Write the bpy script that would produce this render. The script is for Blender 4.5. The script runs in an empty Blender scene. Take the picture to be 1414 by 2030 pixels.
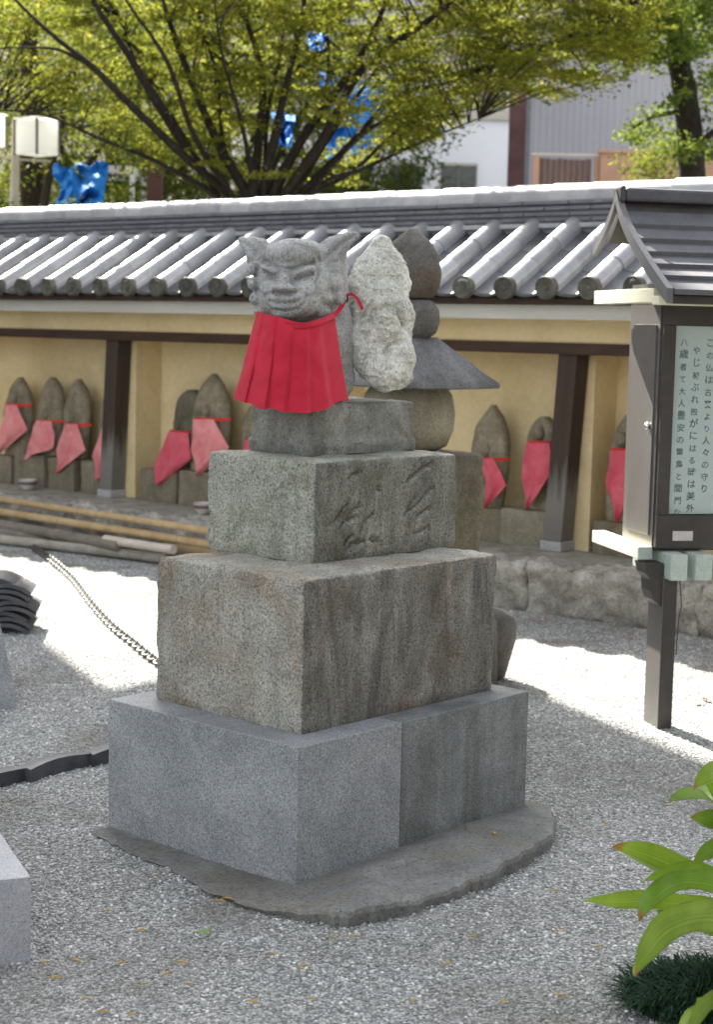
import bpy, bmesh, math, random
import numpy as np
from mathutils import Vector, Matrix, Euler, noise

random.seed(7); RNG = np.random.default_rng(11)
sc = bpy.context.scene
COL = sc.collection

# ------------------------------------------------------------------ camera
IW, IH, F = 1414.0, 2030.0, 3277.0            # photograph size and focal length in its pixels
PITCH, ROLL, CAMH = 0.1094, -0.0231, 1.55
_fwd = Vector((0, math.cos(PITCH), -math.sin(PITCH)))
_r0 = Vector((1, 0, 0)); _d0 = -_r0.cross(_fwd)
RIGHT = math.cos(ROLL) * _r0 + math.sin(ROLL) * _d0
DOWN = -math.sin(ROLL) * _r0 + math.cos(ROLL) * _d0
FWD = _fwd
CAM = Vector((0, 0, CAMH))
cd = bpy.data.cameras.new('camera'); cam = bpy.data.objects.new('camera', cd); COL.objects.link(cam)
cam.matrix_world = Matrix(((RIGHT.x, -DOWN.x, -FWD.x, 0), (RIGHT.y, -DOWN.y, -FWD.y, 0), (RIGHT.z, -DOWN.z, -FWD.z, CAMH), (0, 0, 0, 1)))
cd.sensor_fit = 'VERTICAL'; cd.sensor_height = 36.0; cd.sensor_width = 36.0; cd.lens = F / IH * 36.0
cd.clip_end = 2000
cd.dof.use_dof = True; cd.dof.focus_distance = 4.75; cd.dof.aperture_fstop = 4.8
sc.camera = cam

# ------------------------------------------------------------------ frames of the place
HY, PY = 0.684, 0.7326                        # the hall's and the pedestal's direction
E1 = Vector((math.cos(HY), -math.sin(HY), 0)); N1 = Vector((math.sin(HY), math.cos(HY), 0))
E2 = Vector((math.cos(PY), -math.sin(PY), 0)); N2 = Vector((math.sin(PY), math.cos(PY), 0))
def HW(s, t, z=0.0): return E1 * s + N1 * t + Vector((0, 0, z))
def PW(s, t, z=0.0): return E2 * s + N2 * t + Vector((0, 0, z))

# ------------------------------------------------------------------ world, sun, exposure
SUN_EL = math.radians(41.5)
_sh = (-0.894 * E1 + 0.447 * N1)              # horizontal direction towards the sun
SUN_AZ = math.atan2(_sh.x, _sh.y)
world = bpy.data.worlds.new('World'); sc.world = world; world.use_nodes = True
wn = world.node_tree; wn.nodes.clear()
sky = wn.nodes.new('ShaderNodeTexSky'); sky.sky_type = 'NISHITA'; sky.sun_disc = False
sky.sun_elevation = SUN_EL; sky.sun_rotation = SUN_AZ; sky.air_density = 1.0; sky.dust_density = 2.5; sky.ozone_density = 1.0
bg = wn.nodes.new('ShaderNodeBackground'); bg.inputs['Strength'].default_value = 0.08
wo = wn.nodes.new('ShaderNodeOutputWorld')
hsv = wn.nodes.new('ShaderNodeHueSaturation'); hsv.inputs['Saturation'].default_value = 0.26   # hazy, whitish sky
wn.links.new(sky.outputs[0], hsv.inputs['Color']); wn.links.new(hsv.outputs[0], bg.inputs[0]); wn.links.new(bg.outputs[0], wo.inputs[0])
sl = bpy.data.lights.new('sun', 'SUN'); sl.energy = 4.4; sl.angle = math.radians(0.5); sl.color = (1.0, 0.95, 0.86)
so = bpy.data.objects.new('sun', sl); COL.objects.link(so)
_tosun = Vector((math.sin(SUN_AZ) * math.cos(SUN_EL), math.cos(SUN_AZ) * math.cos(SUN_EL), math.sin(SUN_EL)))
so.rotation_euler = (-_tosun).to_track_quat('-Z', 'Y').to_euler(); so.location = (-6, 12, 14)
vs = sc.view_settings; vs.view_transform = 'Standard'; vs.look = 'None'; vs.gamma = 1.0; vs.use_curve_mapping = False
vs.exposure = 2.85
sc.cycles.max_bounces = 8

# ------------------------------------------------------------------ pixel helpers (direction only; distance from what a thing touches)
def ray(px, py): return FWD + RIGHT * ((px - IW / 2) / F) + DOWN * ((py - IH / 2) / F)
def at_z(px, py, z=0.0):
    d = ray(px, py); return CAM + d * ((z - CAMH) / d.z)
def at_d(px, py, depth): return CAM + ray(px, py) * depth
def at_t(px, py, t):
    d = ray(px, py); return CAM + d * (t / d.dot(N1))
def st(P): return Vector((P.dot(E1), P.dot(N1), P.z))

# ------------------------------------------------------------------ object helpers
FR = {}
def rootm(o):
    while o.parent: o = o.parent
    return FR.get(o.name, Matrix())
def put(o, parent=None):
    COL.objects.link(o)
    if parent: o.parent = parent
    return o
def tag(o, label=None, cat=None, group=None, kind=None):
    if label: o['label'] = label
    if cat: o['category'] = cat
    if group: o['group'] = group
    if kind: o['kind'] = kind
    return o
def thing(name, label, cat, loc=(0, 0, 0), rz=0.0, group=None):
    o = bpy.data.objects.new(name, None); COL.objects.link(o); o.empty_display_size = 0.1
    o.location = loc; o.rotation_euler = (0, 0, rz)
    FR[o.name] = Matrix.Translation(Vector(loc)) @ Matrix.Rotation(rz, 4, 'Z')
    return tag(o, label, cat, group)
def mesh(name, vs_, fs, mat, smooth=False):
    me = bpy.data.meshes.new(name)
    me.from_pydata([tuple(v) for v in vs_], [], fs); me.update()
    if mat: me.materials.append(mat)
    if smooth:
        me.polygons.foreach_set('use_smooth', [True] * len(me.polygons)); me.set_sharp_from_angle(angle=math.radians(48))
    return me
def obj(name, vs_, fs, mat, parent=None, smooth=False, origin=None, world=True):
    """verts in world coords; stored relative to the root's frame (or to origin for a top-level mesh)"""
    vs_ = [Vector(v) for v in vs_]
    if parent is not None:
        if world:
            mi = rootm(parent).inverted(); vs_ = [mi @ v for v in vs_]
        o = bpy.data.objects.new(name, mesh(name, vs_, fs, mat, smooth)); return put(o, parent)
    if origin is None:
        c = sum(vs_, Vector()) / len(vs_); origin = Vector((c.x, c.y, min(v.z for v in vs_)))
    vs_ = [v - Vector(origin) for v in vs_]
    o = bpy.data.objects.new(name, mesh(name, vs_, fs, mat, smooth)); o.location = origin
    return put(o)
def inst(name, me, parent, loc, rot=(0, 0, 0), scale=(1, 1, 1)):
    o = bpy.data.objects.new(name, me); o.location = loc; o.rotation_euler = rot; o.scale = scale
    return put(o, parent)
def jl(*ps):
    V, Fs = [], []
    for v, f in ps:
        n = len(V); V += list(v); Fs += [tuple(i + n for i in q) for q in f]
    return V, Fs
def boxf(x0, x1, y0, y1, z0, z1, fr=None, bev=0.0):
    if bev:
        b = bev
        bm = bmesh.new(); bmesh.ops.create_cube(bm, size=1)
        for v in bm.verts: v.co = Vector(((x0 + x1) / 2 + v.co.x * (x1 - x0), (y0 + y1) / 2 + v.co.y * (y1 - y0), (z0 + z1) / 2 + v.co.z * (z1 - z0)))
        bmesh.ops.bevel(bm, geom=bm.edges[:], offset=b, segments=2, affect='EDGES', profile=0.5)
        bm.verts.index_update(); V = [v.co.copy() for v in bm.verts]; Fs = [tuple(v.index for v in f.verts) for f in bm.faces]; bm.free()
    else:
        V = [Vector((x, y, z)) for z in (z0, z1) for y in (y0, y1) for x in (x0, x1)]
        Fs = [(0, 2, 3, 1), (4, 5, 7, 6), (0, 1, 5, 4), (2, 6, 7, 3), (0, 4, 6, 2), (1, 3, 7, 5)]
    if fr: V = [fr(v.x, v.y, v.z) for v in V]
    return V, Fs
def crom(pts, n=6):
    P = [Vector(p) for p in pts]
    if len(P) < 3: return [P[0].lerp(P[-1], i / n) for i in range(n + 1)]
    out = []
    for i in range(len(P) - 1):
        a, b, c, d = P[max(i - 1, 0)], P[i], P[i + 1], P[min(i + 2, len(P) - 1)]
        for k in range(n):
            t = k / n
            out.append(0.5 * ((2 * b) + (c - a) * t + (2 * a - 5 * b + 4 * c - d) * t * t + (3 * b - a - 3 * c + d) * t ** 3))
    out.append(P[-1]); return out
def tube(pts, rads, seg=8, cap=True, wob=0.0):
    P = [Vector(p) for p in pts]; n = len(P)
    if not hasattr(rads, '__len__'): rads = [rads] * n
    if len(rads) != n: rads = list(np.interp(np.linspace(0, 1, n), np.linspace(0, 1, len(rads)), rads))
    V, Fs = [], []
    u = None
    for i in range(n):
        t = (P[min(i + 1, n - 1)] - P[max(i - 1, 0)]).normalized()
        if u is None: u = t.orthogonal().normalized()
        u = (u - t * u.dot(t)).normalized(); w = t.cross(u)
        for k in range(seg):
            a = 2 * math.pi * k / seg; r = rads[i] * (1 + wob * noise.noise((P[i] * 9 + Vector((k * 1.7, 0, 0)))))
            V.append(P[i] + u * math.cos(a) * r + w * math.sin(a) * r)
    for i in range(n - 1):
        for k in range(seg):
            Fs.append((i * seg + k, i * seg + (k + 1) % seg, (i + 1) * seg + (k + 1) % seg, (i + 1) * seg + k))
    if cap: Fs += [tuple(range(seg))[::-1], tuple(range((n - 1) * seg, n * seg))]
    return V, Fs
def lathe(prof, seg=24, c=(0, 0, 0), fr=None, cap=True):
    V, Fs = [], []; c = Vector(c)
    for r, z in prof:
        for k in range(seg):
            a = 2 * math.pi * k / seg; V.append(c + Vector((r * math.cos(a), r * math.sin(a), z)))
    m = len(prof)
    for i in range(m - 1):
        for k in range(seg): Fs.append((i * seg + k, i * seg + (k + 1) % seg, (i + 1) * seg + (k + 1) % seg, (i + 1) * seg + k))
    if cap: Fs += [tuple(range(seg))[::-1], tuple(range((m - 1) * seg, m * seg))]
    if fr: V = [fr(v) for v in V]
    return V, Fs
def ellipsoid(c, r, u=20, v=14, rot=None):
    V, Fs = [], []; c = Vector(c)
    for j in range(1, v):
        p = math.pi * j / v
        for i in range(u):
            a = 2 * math.pi * i / u
            q = Vector((r[0] * math.sin(p) * math.cos(a), r[1] * math.sin(p) * math.sin(a), r[2] * math.cos(p)))
            V.append(q)
    n = len(V); V += [Vector((0, 0, r[2])), Vector((0, 0, -r[2]))]
    for j in range(v - 2):
        for i in range(u): Fs.append((j * u + i, (j + 1) * u + i, (j + 1) * u + (i + 1) % u, j * u + (i + 1) % u))
    for i in range(u):
        Fs.append((n, i, (i + 1) % u)); Fs.append((n + 1, (v - 2) * u + (i + 1) % u, (v - 2) * u + i))
    if rot is not None: V = [rot @ q for q in V]
    return [c + q for q in V], Fs
def fbm(p, o=4): return noise.fractal(p, 1.0, 2.0, o, noise_basis='PERLIN_ORIGINAL')
def stone_box(w, d, h, r, amp, cell, seed=0, chip=0.0):
    """a worn dressed stone block: footprint w x d from (0,0), height h; rounded arrises, uneven faces"""
    nx, ny, nz = max(2, round(w / cell)), max(2, round(d / cell)), max(2, round(h / cell))
    idx, V, Fs = {}, [], []
    def vid(i, j, k):
        q = (i, j, k)
        if q not in idx:
            idx[q] = len(V); V.append(Vector((w * i / nx, d * j / ny, h * k / nz)))
        return idx[q]
    for i in range(nx):
        for j in range(ny):
            Fs.append((vid(i, j, 0), vid(i, j + 1, 0), vid(i + 1, j + 1, 0), vid(i + 1, j, 0)))
            Fs.append((vid(i, j, nz), vid(i + 1, j, nz), vid(i + 1, j + 1, nz), vid(i, j + 1, nz)))
    for i in range(nx):
        for k in range(nz):
            Fs.append((vid(i, 0, k), vid(i + 1, 0, k), vid(i + 1, 0, k + 1), vid(i, 0, k + 1)))
            Fs.append((vid(i, ny, k), vid(i, ny, k + 1), vid(i + 1, ny, k + 1), vid(i + 1, ny, k)))
    for j in range(ny):
        for k in range(nz):
            Fs.append((vid(0, j, k), vid(0, j, k + 1), vid(0, j + 1, k + 1), vid(0, j + 1, k)))
            Fs.append((vid(nx, j, k), vid(nx, j + 1, k), vid(nx, j + 1, k + 1), vid(nx, j, k + 1)))
    off = Vector((seed * 3.1, seed * 1.7, seed * 5.3)); hz = Vector((w / 2, d / 2, h / 2)); out = []
    for v in V:
        q = v - hz
        rr = r * (1 + 0.6 * noise.noise(v * 7 + off)) if r else 0
        inn = Vector([max(-(hz[a] - rr), min(hz[a] - rr, q[a])) for a in range(3)])
        dv = q - inn
        if dv.length > 1e-9:
            nrm = dv.normalized(); q = inn + nrm * min(dv.length, rr)
            q = inn + nrm * rr if dv.length > rr else q
        else: nrm = Vector((0, 0, 1))
        dsp = amp * fbm(v * 9 + off, 4)
        nb = sum(1 for a in range(3) if abs(abs((v - hz)[a]) - hz[a]) < rr * 1.3)
        if chip and nb >= 2: dsp -= chip * max(0, noise.noise(v * 22 + off) + 0.1) + chip * 0.6 * max(0, noise.noise(v * 60 + off))
        z = (q + hz) + nrm * dsp
        if v.z < 1e-6: z.z = 0
        out.append(z)
    return out, Fs
def seg_dist(p, a, b):
    ab = b - a; t = max(0, min(1, (p - a).dot(ab) / max(ab.length_squared, 1e-12))); return (p - a - ab * t).length
def groove(p, strokes):
    g = 0
    for pts, w, dep in strokes:
        for a, b in zip(pts[:-1], pts[1:]):
            d = seg_dist(p, a, b)
            if d < w * 2.2: g = max(g, dep * math.exp(-(d / w) ** 2)) if dep > 0 else min(g, dep * math.exp(-(d / w) ** 2))
    return g
def remesh(name, parts, voxel, smooth_it, mat, fn=None):
    V, Fs = jl(*parts)
    me = mesh(name, V, Fs, None); o = bpy.data.objects.new('tmp', me); COL.objects.link(o)
    m = o.modifiers.new('r', 'REMESH'); m.mode = 'VOXEL'; m.voxel_size = voxel
    if smooth_it: s = o.modifiers.new('s', 'SMOOTH'); s.iterations = smooth_it; s.factor = 0.5
    dg = bpy.context.evaluated_depsgraph_get(); dg.update()
    me2 = bpy.data.meshes.new_from_object(o.evaluated_get(dg))
    bpy.data.objects.remove(o); bpy.data.meshes.remove(me)
    V = [v.co.copy() for v in me2.vertices]; N = [v.normal.copy() for v in me2.vertices]; Fs = [tuple(p.vertices) for p in me2.polygons]
    bpy.data.meshes.remove(me2)
    if fn: V = [fn(v, n) for v, n in zip(V, N)]
    return V, Fs

# ------------------------------------------------------------------ materials
MT = {}
class Nd:
    def __init__(s, name, rough=0.8, spec=0.3):
        s.m = bpy.data.materials.new(name); s.m.use_nodes = True; s.t = s.m.node_tree; s.t.nodes.clear()
        s.out = s.n('ShaderNodeOutputMaterial'); s.b = s.n('ShaderNodeBsdfPrincipled')
        s.t.links.new(s.b.outputs[0], s.out.inputs[0]); s.b.inputs['Roughness'].default_value = rough
        s.b.inputs['Specular IOR Level'].default_value = spec; MT[name] = s.m
    def n(s, t, **kw):
        q = s.t.nodes.new(t)
        for k, v in kw.items(): setattr(q, k, v)
        return q
    def l(s, a, b): s.t.links.new(a, b)
    def co(s, scale=(1, 1, 1), rand=False, kind='Object', warp=0):
        tc = s.n('ShaderNodeTexCoord'); mp = s.n('ShaderNodeMapping'); mp.inputs['Scale'].default_value = scale
        s.l(tc.outputs[kind], mp.inputs[0]); o = mp.outputs[0]
        if rand:
            oi = s.n('ShaderNodeObjectInfo'); mu = s.n('ShaderNodeMath', operation='MULTIPLY'); mu.inputs[1].default_value = 37.0
            s.l(oi.outputs['Random'], mu.inputs[0]); ad = s.n('ShaderNodeVectorMath', operation='ADD'); s.l(o, ad.inputs[0]); s.l(mu.outputs[0], ad.inputs[1]); o = ad.outputs[0]
        return o
    def noise(s, v, scale, detail=4, rough=0.6, dist=0):
        q = s.n('ShaderNodeTexNoise'); q.inputs['Scale'].default_value = scale; q.inputs['Detail'].default_value = detail
        q.inputs['Roughness'].default_value = rough; q.inputs['Distortion'].default_value = dist; s.l(v, q.inputs['Vector']); return q.outputs['Fac']
    def voro(s, v, scale, feat='F1', out='Distance'):
        q = s.n('ShaderNodeTexVoronoi', feature=feat); q.inputs['Scale'].default_value = scale; s.l(v, q.inputs['Vector']); return q.outputs[out]
    def ramp(s, f, stops, interp='LINEAR'):
        q = s.n('ShaderNodeValToRGB'); cr = q.color_ramp; cr.interpolation = interp
        while len(cr.elements) < len(stops): cr.elements.new(0.5)
        for e, (p, c) in zip(cr.elements, stops):
            e.position = p; e.color = (c, c, c, 1) if not hasattr(c, '__len__') else (*c, 1)
        s.l(f, q.inputs[0]); return q.outputs[0]
    def mix(s, a, b, f, mode='MIX'):
        q = s.n('ShaderNodeMix', data_type='RGBA', blend_type=mode)
        for sock, v in ((q.inputs[0], f), (q.inputs[6], a), (q.inputs[7], b)):
            if isinstance(v, (int, float)): sock.default_value = v
            elif isinstance(v, tuple): sock.default_value = (*v, 1)
            else: s.l(v, sock)
        return q.outputs[2]
    def bump(s, h, st_=0.3, dist=0.01):
        q = s.n('ShaderNodeBump'); q.inputs['Strength'].default_value = st_; q.inputs['Distance'].default_value = dist
        s.l(h, q.inputs['Height']); s.l(q.outputs[0], s.b.inputs['Normal'])
    def col(s, c):
        if isinstance(c, tuple): s.b.inputs['Base Color'].default_value = (*c, 1)
        else: s.l(c, s.b.inputs['Base Color'])
        return s.m
def stone_mat(name, c1, c2, speck=170, dark=0.45, streak=0.0, moss=None, brown=None, bump=0.25, rough=0.85, rand=True, spk=0.5, stain_shade=0.0):
    k = Nd(name, rough, 0.25); v = k.co(rand=rand)
    c = k.mix(c1, c2, k.ramp(k.noise(v, 5.5, 6, 0.65, 0.6), [(0.32, 0), (0.68, 1)]))
    if brown: c = k.mix(c, brown, k.ramp(k.noise(v, 2.6, 3, 0.5, 1.0), [(0.5, 0), (0.66, 0.75)]))
    if moss: c = k.mix(c, moss, k.ramp(k.noise(v, 6.5, 5, 0.7, 0.4), [(0.5, 0), (0.72, 0.8)]))
    if stain_shade:  # dark water stains, deepened to paint shade onto the faces toward local x
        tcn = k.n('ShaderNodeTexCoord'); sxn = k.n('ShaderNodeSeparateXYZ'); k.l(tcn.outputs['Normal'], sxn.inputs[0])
        wv = k.co((9, 9, 2.2), rand=rand); wf = k.ramp(k.noise(wv, 1.0, 7, 0.7, 1.3), [(0.30, 0.2), (0.66, stain_shade)])
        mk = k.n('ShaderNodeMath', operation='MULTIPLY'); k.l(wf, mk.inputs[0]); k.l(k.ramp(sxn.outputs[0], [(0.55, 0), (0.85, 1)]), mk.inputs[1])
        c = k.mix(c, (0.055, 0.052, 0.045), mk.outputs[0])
    if streak:
        sv = k.co((11, 11, 0.9), rand=rand); c = k.mix(c, k.mix(c, (0.05, 0.047, 0.04), 0.85), k.ramp(k.noise(sv, 1.0, 4, 0.6, 0.3), [(0.42, 0), (0.72, streak)]))
    sp = k.noise(v, speck, 3, 0.8)
    c = k.mix(c, k.ramp(sp, [(0.36, dark), (0.47, 0.88), (0.55, 1.12), (0.66, 1.6)]), spk, 'MULTIPLY')
    c2_ = k.mix(c, (0.03, 0.03, 0.03), k.ramp(k.voro(v, speck * 0.55), [(0.10, 0.75), (0.2, 0)]))
    k.bump(k.mix(sp, k.noise(v, 45, 4), 0.5), bump, 0.006)
    return k.col(c2_)
stone_mat('granite_new', (0.205, 0.214, 0.222), (0.305, 0.314, 0.316), 170, 0.4, 0.0, rough=0.6, bump=0.1, spk=0.8)
stone_mat('granite_new_dark', (0.16, 0.172, 0.17), (0.225, 0.238, 0.232), 170, 0.4, 0.7, moss=(0.10, 0.11, 0.095), rough=0.6, bump=0.1, spk=0.75)
stone_mat('granite_pale', (0.34, 0.34, 0.36), (0.42, 0.42, 0.43), 180, 0.5, rough=0.7, bump=0.1)
stone_mat('tier_stone', (0.25, 0.245, 0.21), (0.40, 0.39, 0.335), 130, 0.3, 0.35, brown=(0.22, 0.155, 0.10), bump=0.5, stain_shade=0.85, spk=0.8)
stone_mat('tier_stone_green', (0.23, 0.235, 0.195), (0.37, 0.37, 0.31), 130, 0.3, 0.4, moss=(0.105, 0.105, 0.045), bump=0.5, stain_shade=0.78, spk=0.8)
stone_mat('plinth_stone', (0.14, 0.145, 0.125), (0.31, 0.31, 0.28), 110, 0.4, 0.7, moss=(0.09, 0.09, 0.045), bump=0.5)
stone_mat('beast_stone', (0.29, 0.29, 0.28), (0.47, 0.47, 0.455), 130, 0.45, 0.45, moss=(0.17, 0.16, 0.10), bump=0.45)
stone_mat('pale_rock', (0.50, 0.50, 0.44), (0.66, 0.66, 0.59), 120, 0.4, 0.15, moss=(0.25, 0.235, 0.15), bump=0.6)
stone_mat('dark_stone', (0.075, 0.07, 0.06), (0.165, 0.155, 0.14), 90, 0.5, 0.3, brown=(0.10, 0.07, 0.045), bump=0.5)
stone_mat('round_dark', (0.045, 0.043, 0.038), (0.10, 0.096, 0.085), 90, 0.5, 0.2, bump=0.5)
stone_mat('roof_stone', (0.10, 0.10, 0.10), (0.20, 0.20, 0.195), 90, 0.45, 0.2, bump=0.5)
stone_mat('buff_stone', (0.22, 0.20, 0.14), (0.33, 0.30, 0.22), 100, 0.55, 0.3, bump=0.35)
stone_mat('mossy_brown_stone', (0.09, 0.075, 0.05), (0.19, 0.165, 0.12), 90, 0.5, 0.6, moss=(0.075, 0.09, 0.035), bump=0.5)
stone_mat('niche_stone', (0.20, 0.165, 0.11), (0.34, 0.29, 0.205), 100, 0.5, 0.3, moss=(0.10, 0.09, 0.055), bump=0.4)
stone_mat('niche_base', (0.16, 0.135, 0.09), (0.26, 0.225, 0.16), 90, 0.6, 0.4, bump=0.35)
stone_mat('rubble', (0.26, 0.245, 0.21), (0.46, 0.44, 0.385), 70, 0.45, 0.3, moss=(0.17, 0.155, 0.115), bump=0.9)
stone_mat('concrete', (0.12, 0.12, 0.112), (0.215, 0.213, 0.198), 90, 0.45, 0.0, brown=(0.16, 0.145, 0.115), bump=0.6)
stone_mat('pad_stone', (0.33, 0.33, 0.32), (0.42, 0.42, 0.41), 130, 0.6, bump=0.2)

def simple(name, c1, c2, scale=6, rough=0.6, spec=0.35, metal=0.0, stretch=(1, 1, 1), bump=0.1, rand=True, fine=0.0, objvar=0.0):
    k = Nd(name, rough, spec); v = k.co(stretch, rand=rand); nz = k.noise(v, scale, 5, 0.6, 0.4)
    c = k.mix(c1, c2, k.ramp(nz, [(0.33, 0), (0.67, 1)]))
    if fine: c = k.mix(c, k.ramp(k.noise(v, scale * 12, 3, 0.7), [(0.3, 1 - fine), (0.7, 1 + fine)]), 1.0, 'MULTIPLY')
    k.b.inputs['Metallic'].default_value = metal
    if objvar:
        oi_ = k.n('ShaderNodeObjectInfo'); c = k.mix(c, k.ramp(oi_.outputs['Random'], [(0, 1 - objvar), (0.5, 1.0), (1, 1 + objvar * 0.6)]), 1.0, 'MULTIPLY')
    if bump: k.bump(nz, bump, 0.006)
    return k.col(c)
simple('roof_tile', (0.245, 0.245, 0.252), (0.33, 0.33, 0.338), 9, 0.40, 0.5, 0.2, bump=0.12, fine=0.16, objvar=0.28)
simple('pan_tile', (0.035, 0.037, 0.042), (0.075, 0.078, 0.085), 9, 0.45, 0.5, 0.1, bump=0.15)
simple('ridge_tile', (0.30, 0.30, 0.31), (0.40, 0.40, 0.40), 8, 0.4, 0.5, 0.1, bump=0.12, fine=0.15, objvar=0.2)
simple('ridge_side', (0.11, 0.11, 0.125), (0.18, 0.18, 0.195), 8, 0.5, 0.4, 0.0, bump=0.15, fine=0.15)
simple('cap_tile', (0.055, 0.053, 0.043), (0.11, 0.105, 0.088), 20, 0.7, 0.3, bump=0.4, fine=0.2, objvar=0.3)
simple('black_tile', (0.040, 0.040, 0.044), (0.085, 0.085, 0.092), 10, 0.5, 0.45, bump=0.2, fine=0.2)
simple('ochre_plaster', (0.58, 0.455, 0.245), (0.69, 0.56, 0.33), 2.2, 0.9, 0.1, bump=0.08, fine=0.07)
simple('pale_board', (0.47, 0.46, 0.41), (0.56, 0.55, 0.50), 3, 0.7, 0.2, stretch=(0.6, 4, 4), bump=0.08, fine=0.06)
simple('dark_wood', (0.035, 0.018, 0.012), (0.065, 0.036, 0.022), 6, 0.6, 0.3, stretch=(0.6, 6, 6), bump=0.15)
k = Nd('pillar_wood', 0.75, 0.2); v = k.co((14, 14, 1.2), rand=True); nz = k.noise(v, 2, 5, 0.6)
tc = k.n('ShaderNodeTexCoord'); sx = k.n('ShaderNodeSeparateXYZ'); k.l(tc.outputs['Object'], sx.inputs[0])
mr = k.n('ShaderNodeMapRange'); mr.inputs[1].default_value = 0.28; mr.inputs[2].default_value = 1.1; mr.inputs[3].default_value = 1; mr.inputs[4].default_value = 0; k.l(sx.outputs[2], mr.inputs[0])
ad = k.n('ShaderNodeMath', operation='MULTIPLY_ADD'); k.l(nz, ad.inputs[0]); ad.inputs[1].default_value = 0.7; k.l(mr.outputs[0], ad.inputs[2])
k.col(k.mix(k.mix((0.04, 0.026, 0.02), (0.075, 0.055, 0.042), nz), (0.20, 0.19, 0.17), k.ramp(ad.outputs[0], [(0.75, 0), (1.3 / 1.3, 0.85)]))); k.bump(nz, 0.2, 0.004)
simple('bamboo', (0.34, 0.235, 0.12), (0.46, 0.34, 0.19), 6, 0.5, 0.35, stretch=(1, 1, 1), bump=0.1, fine=0.15)
simple('log_dark', (0.13, 0.115, 0.095), (0.23, 0.20, 0.165), 7, 0.85, 0.2, bump=0.5, fine=0.25)
simple('log_grey', (0.23, 0.21, 0.175), (0.36, 0.33, 0.28), 7, 0.85, 0.2, bump=0.5, fine=0.25)
simple('log_pale', (0.46, 0.40, 0.33), (0.58, 0.52, 0.45), 6, 0.8, 0.2, bump=0.3, fine=0.12)
simple('sign_metal', (0.12, 0.112, 0.105), (0.155, 0.145, 0.135), 3, 0.42, 0.5, 0.35, bump=0.03, fine=0.05)
simple('sign_dark', (0.030, 0.028, 0.024), (0.055, 0.050, 0.045), 5, 0.55, 0.4, bump=0.08)
simple('sign_roof', (0.065, 0.065, 0.072), (0.10, 0.10, 0.108), 6, 0.6, 0.3, 0.0, bump=0.1, fine=0.1)
simple('sign_barge', (0.11, 0.11, 0.115), (0.15, 0.15, 0.155), 6, 0.5, 0.4, 0.2, bump=0.05)
simple('cream_paint', (0.66, 0.63, 0.46), (0.74, 0.71, 0.54), 6, 0.6, 0.3, bump=0.05)
simple('verdigris', (0.36, 0.43, 0.385), (0.47, 0.53, 0.47), 9, 0.65, 0.3, bump=0.2, fine=0.15)
simple('paper', (0.50, 0.56, 0.54), (0.56, 0.61, 0.59), 3, 0.9, 0.1, bump=0.0)
simple('ink', (0.09, 0.13, 0.13), (0.19, 0.24, 0.235), 30, 0.9, 0.1, bump=0.0)
simple('plate_metal', (0.45, 0.44, 0.42), (0.52, 0.51, 0.49), 12, 0.4, 0.5, 0.2, bump=0.02)
simple('chrome', (0.75, 0.75, 0.74), (0.82, 0.82, 0.8), 8, 0.2, 0.5, 0.9, bump=0.0)
simple('chain_metal', (0.05, 0.047, 0.042), (0.10, 0.095, 0.085), 60, 0.6, 0.3, 0.2, bump=0.2)
simple('bark', (0.014, 0.011, 0.008), (0.034, 0.028, 0.020), 14, 0.9, 0.15, stretch=(3, 3, 0.7), bump=0.6)
simple('bowl_white', (0.50, 0.47, 0.43), (0.60, 0.57, 0.53), 14, 0.3, 0.5, bump=0.0)
simple('bowl_band', (0.30, 0.05, 0.04), (0.06, 0.20, 0.17), 30, 0.3, 0.5, bump=0.0)
k = Nd('lamp_white', 0.4, 0.3); k.col(k.mix((0.82, 0.82, 0.8), (0.86, 0.86, 0.85), k.noise(k.co(), 3, 3))); tr = k.n('ShaderNodeBsdfTranslucent'); tr.inputs[0].default_value = (0.9, 0.9, 0.88, 1); mx = k.n('ShaderNodeMixShader'); mx.inputs[0].default_value = 0.7
k.l(k.b.outputs[0], mx.inputs[1]); k.l(tr.outputs[0], mx.inputs[2]); k.l(mx.outputs[0], k.out.inputs[0])
simple('lamp_post', (0.30, 0.27, 0.22), (0.38, 0.345, 0.285), 5, 0.6, 0.3, bump=0.05)
simple('lamp_frame', (0.10, 0.10, 0.095), (0.15, 0.15, 0.14), 8, 0.5, 0.3, bump=0.05)
simple('white_wall', (0.66, 0.68, 0.73), (0.72, 0.74, 0.78), 0.6, 0.8, 0.2, bump=0.03)
simple('window_dark', (0.05, 0.055, 0.06), (0.09, 0.095, 0.1), 2, 0.15, 0.6, bump=0.0)
simple('grey_cladding', (0.30, 0.29, 0.31), (0.335, 0.325, 0.345), 0.5, 0.6, 0.3, bump=0.03)
simple('maroon_steel', (0.055, 0.022, 0.022), (0.085, 0.038, 0.036), 3, 0.6, 0.3, bump=0.05)
simple('fence_brown', (0.10, 0.062, 0.05), (0.15, 0.095, 0.078), 7, 0.75, 0.2, stretch=(6, 6, 0.7), bump=0.2)
simple('salmon_wall', (0.36, 0.215, 0.15), (0.42, 0.26, 0.185), 1.5, 0.85, 0.15, bump=0.05)
simple('beige_wall', (0.42, 0.39, 0.35), (0.48, 0.45, 0.41), 0.4, 0.85, 0.15, bump=0.05)
simple('blue_tarp', (0.015, 0.15, 0.50), (0.03, 0.22, 0.62), 4, 0.75, 0.15, bump=0.1)
simple('asphalt', (0.05, 0.05, 0.05), (0.07, 0.07, 0.07), 30, 0.9, 0.2)

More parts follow.
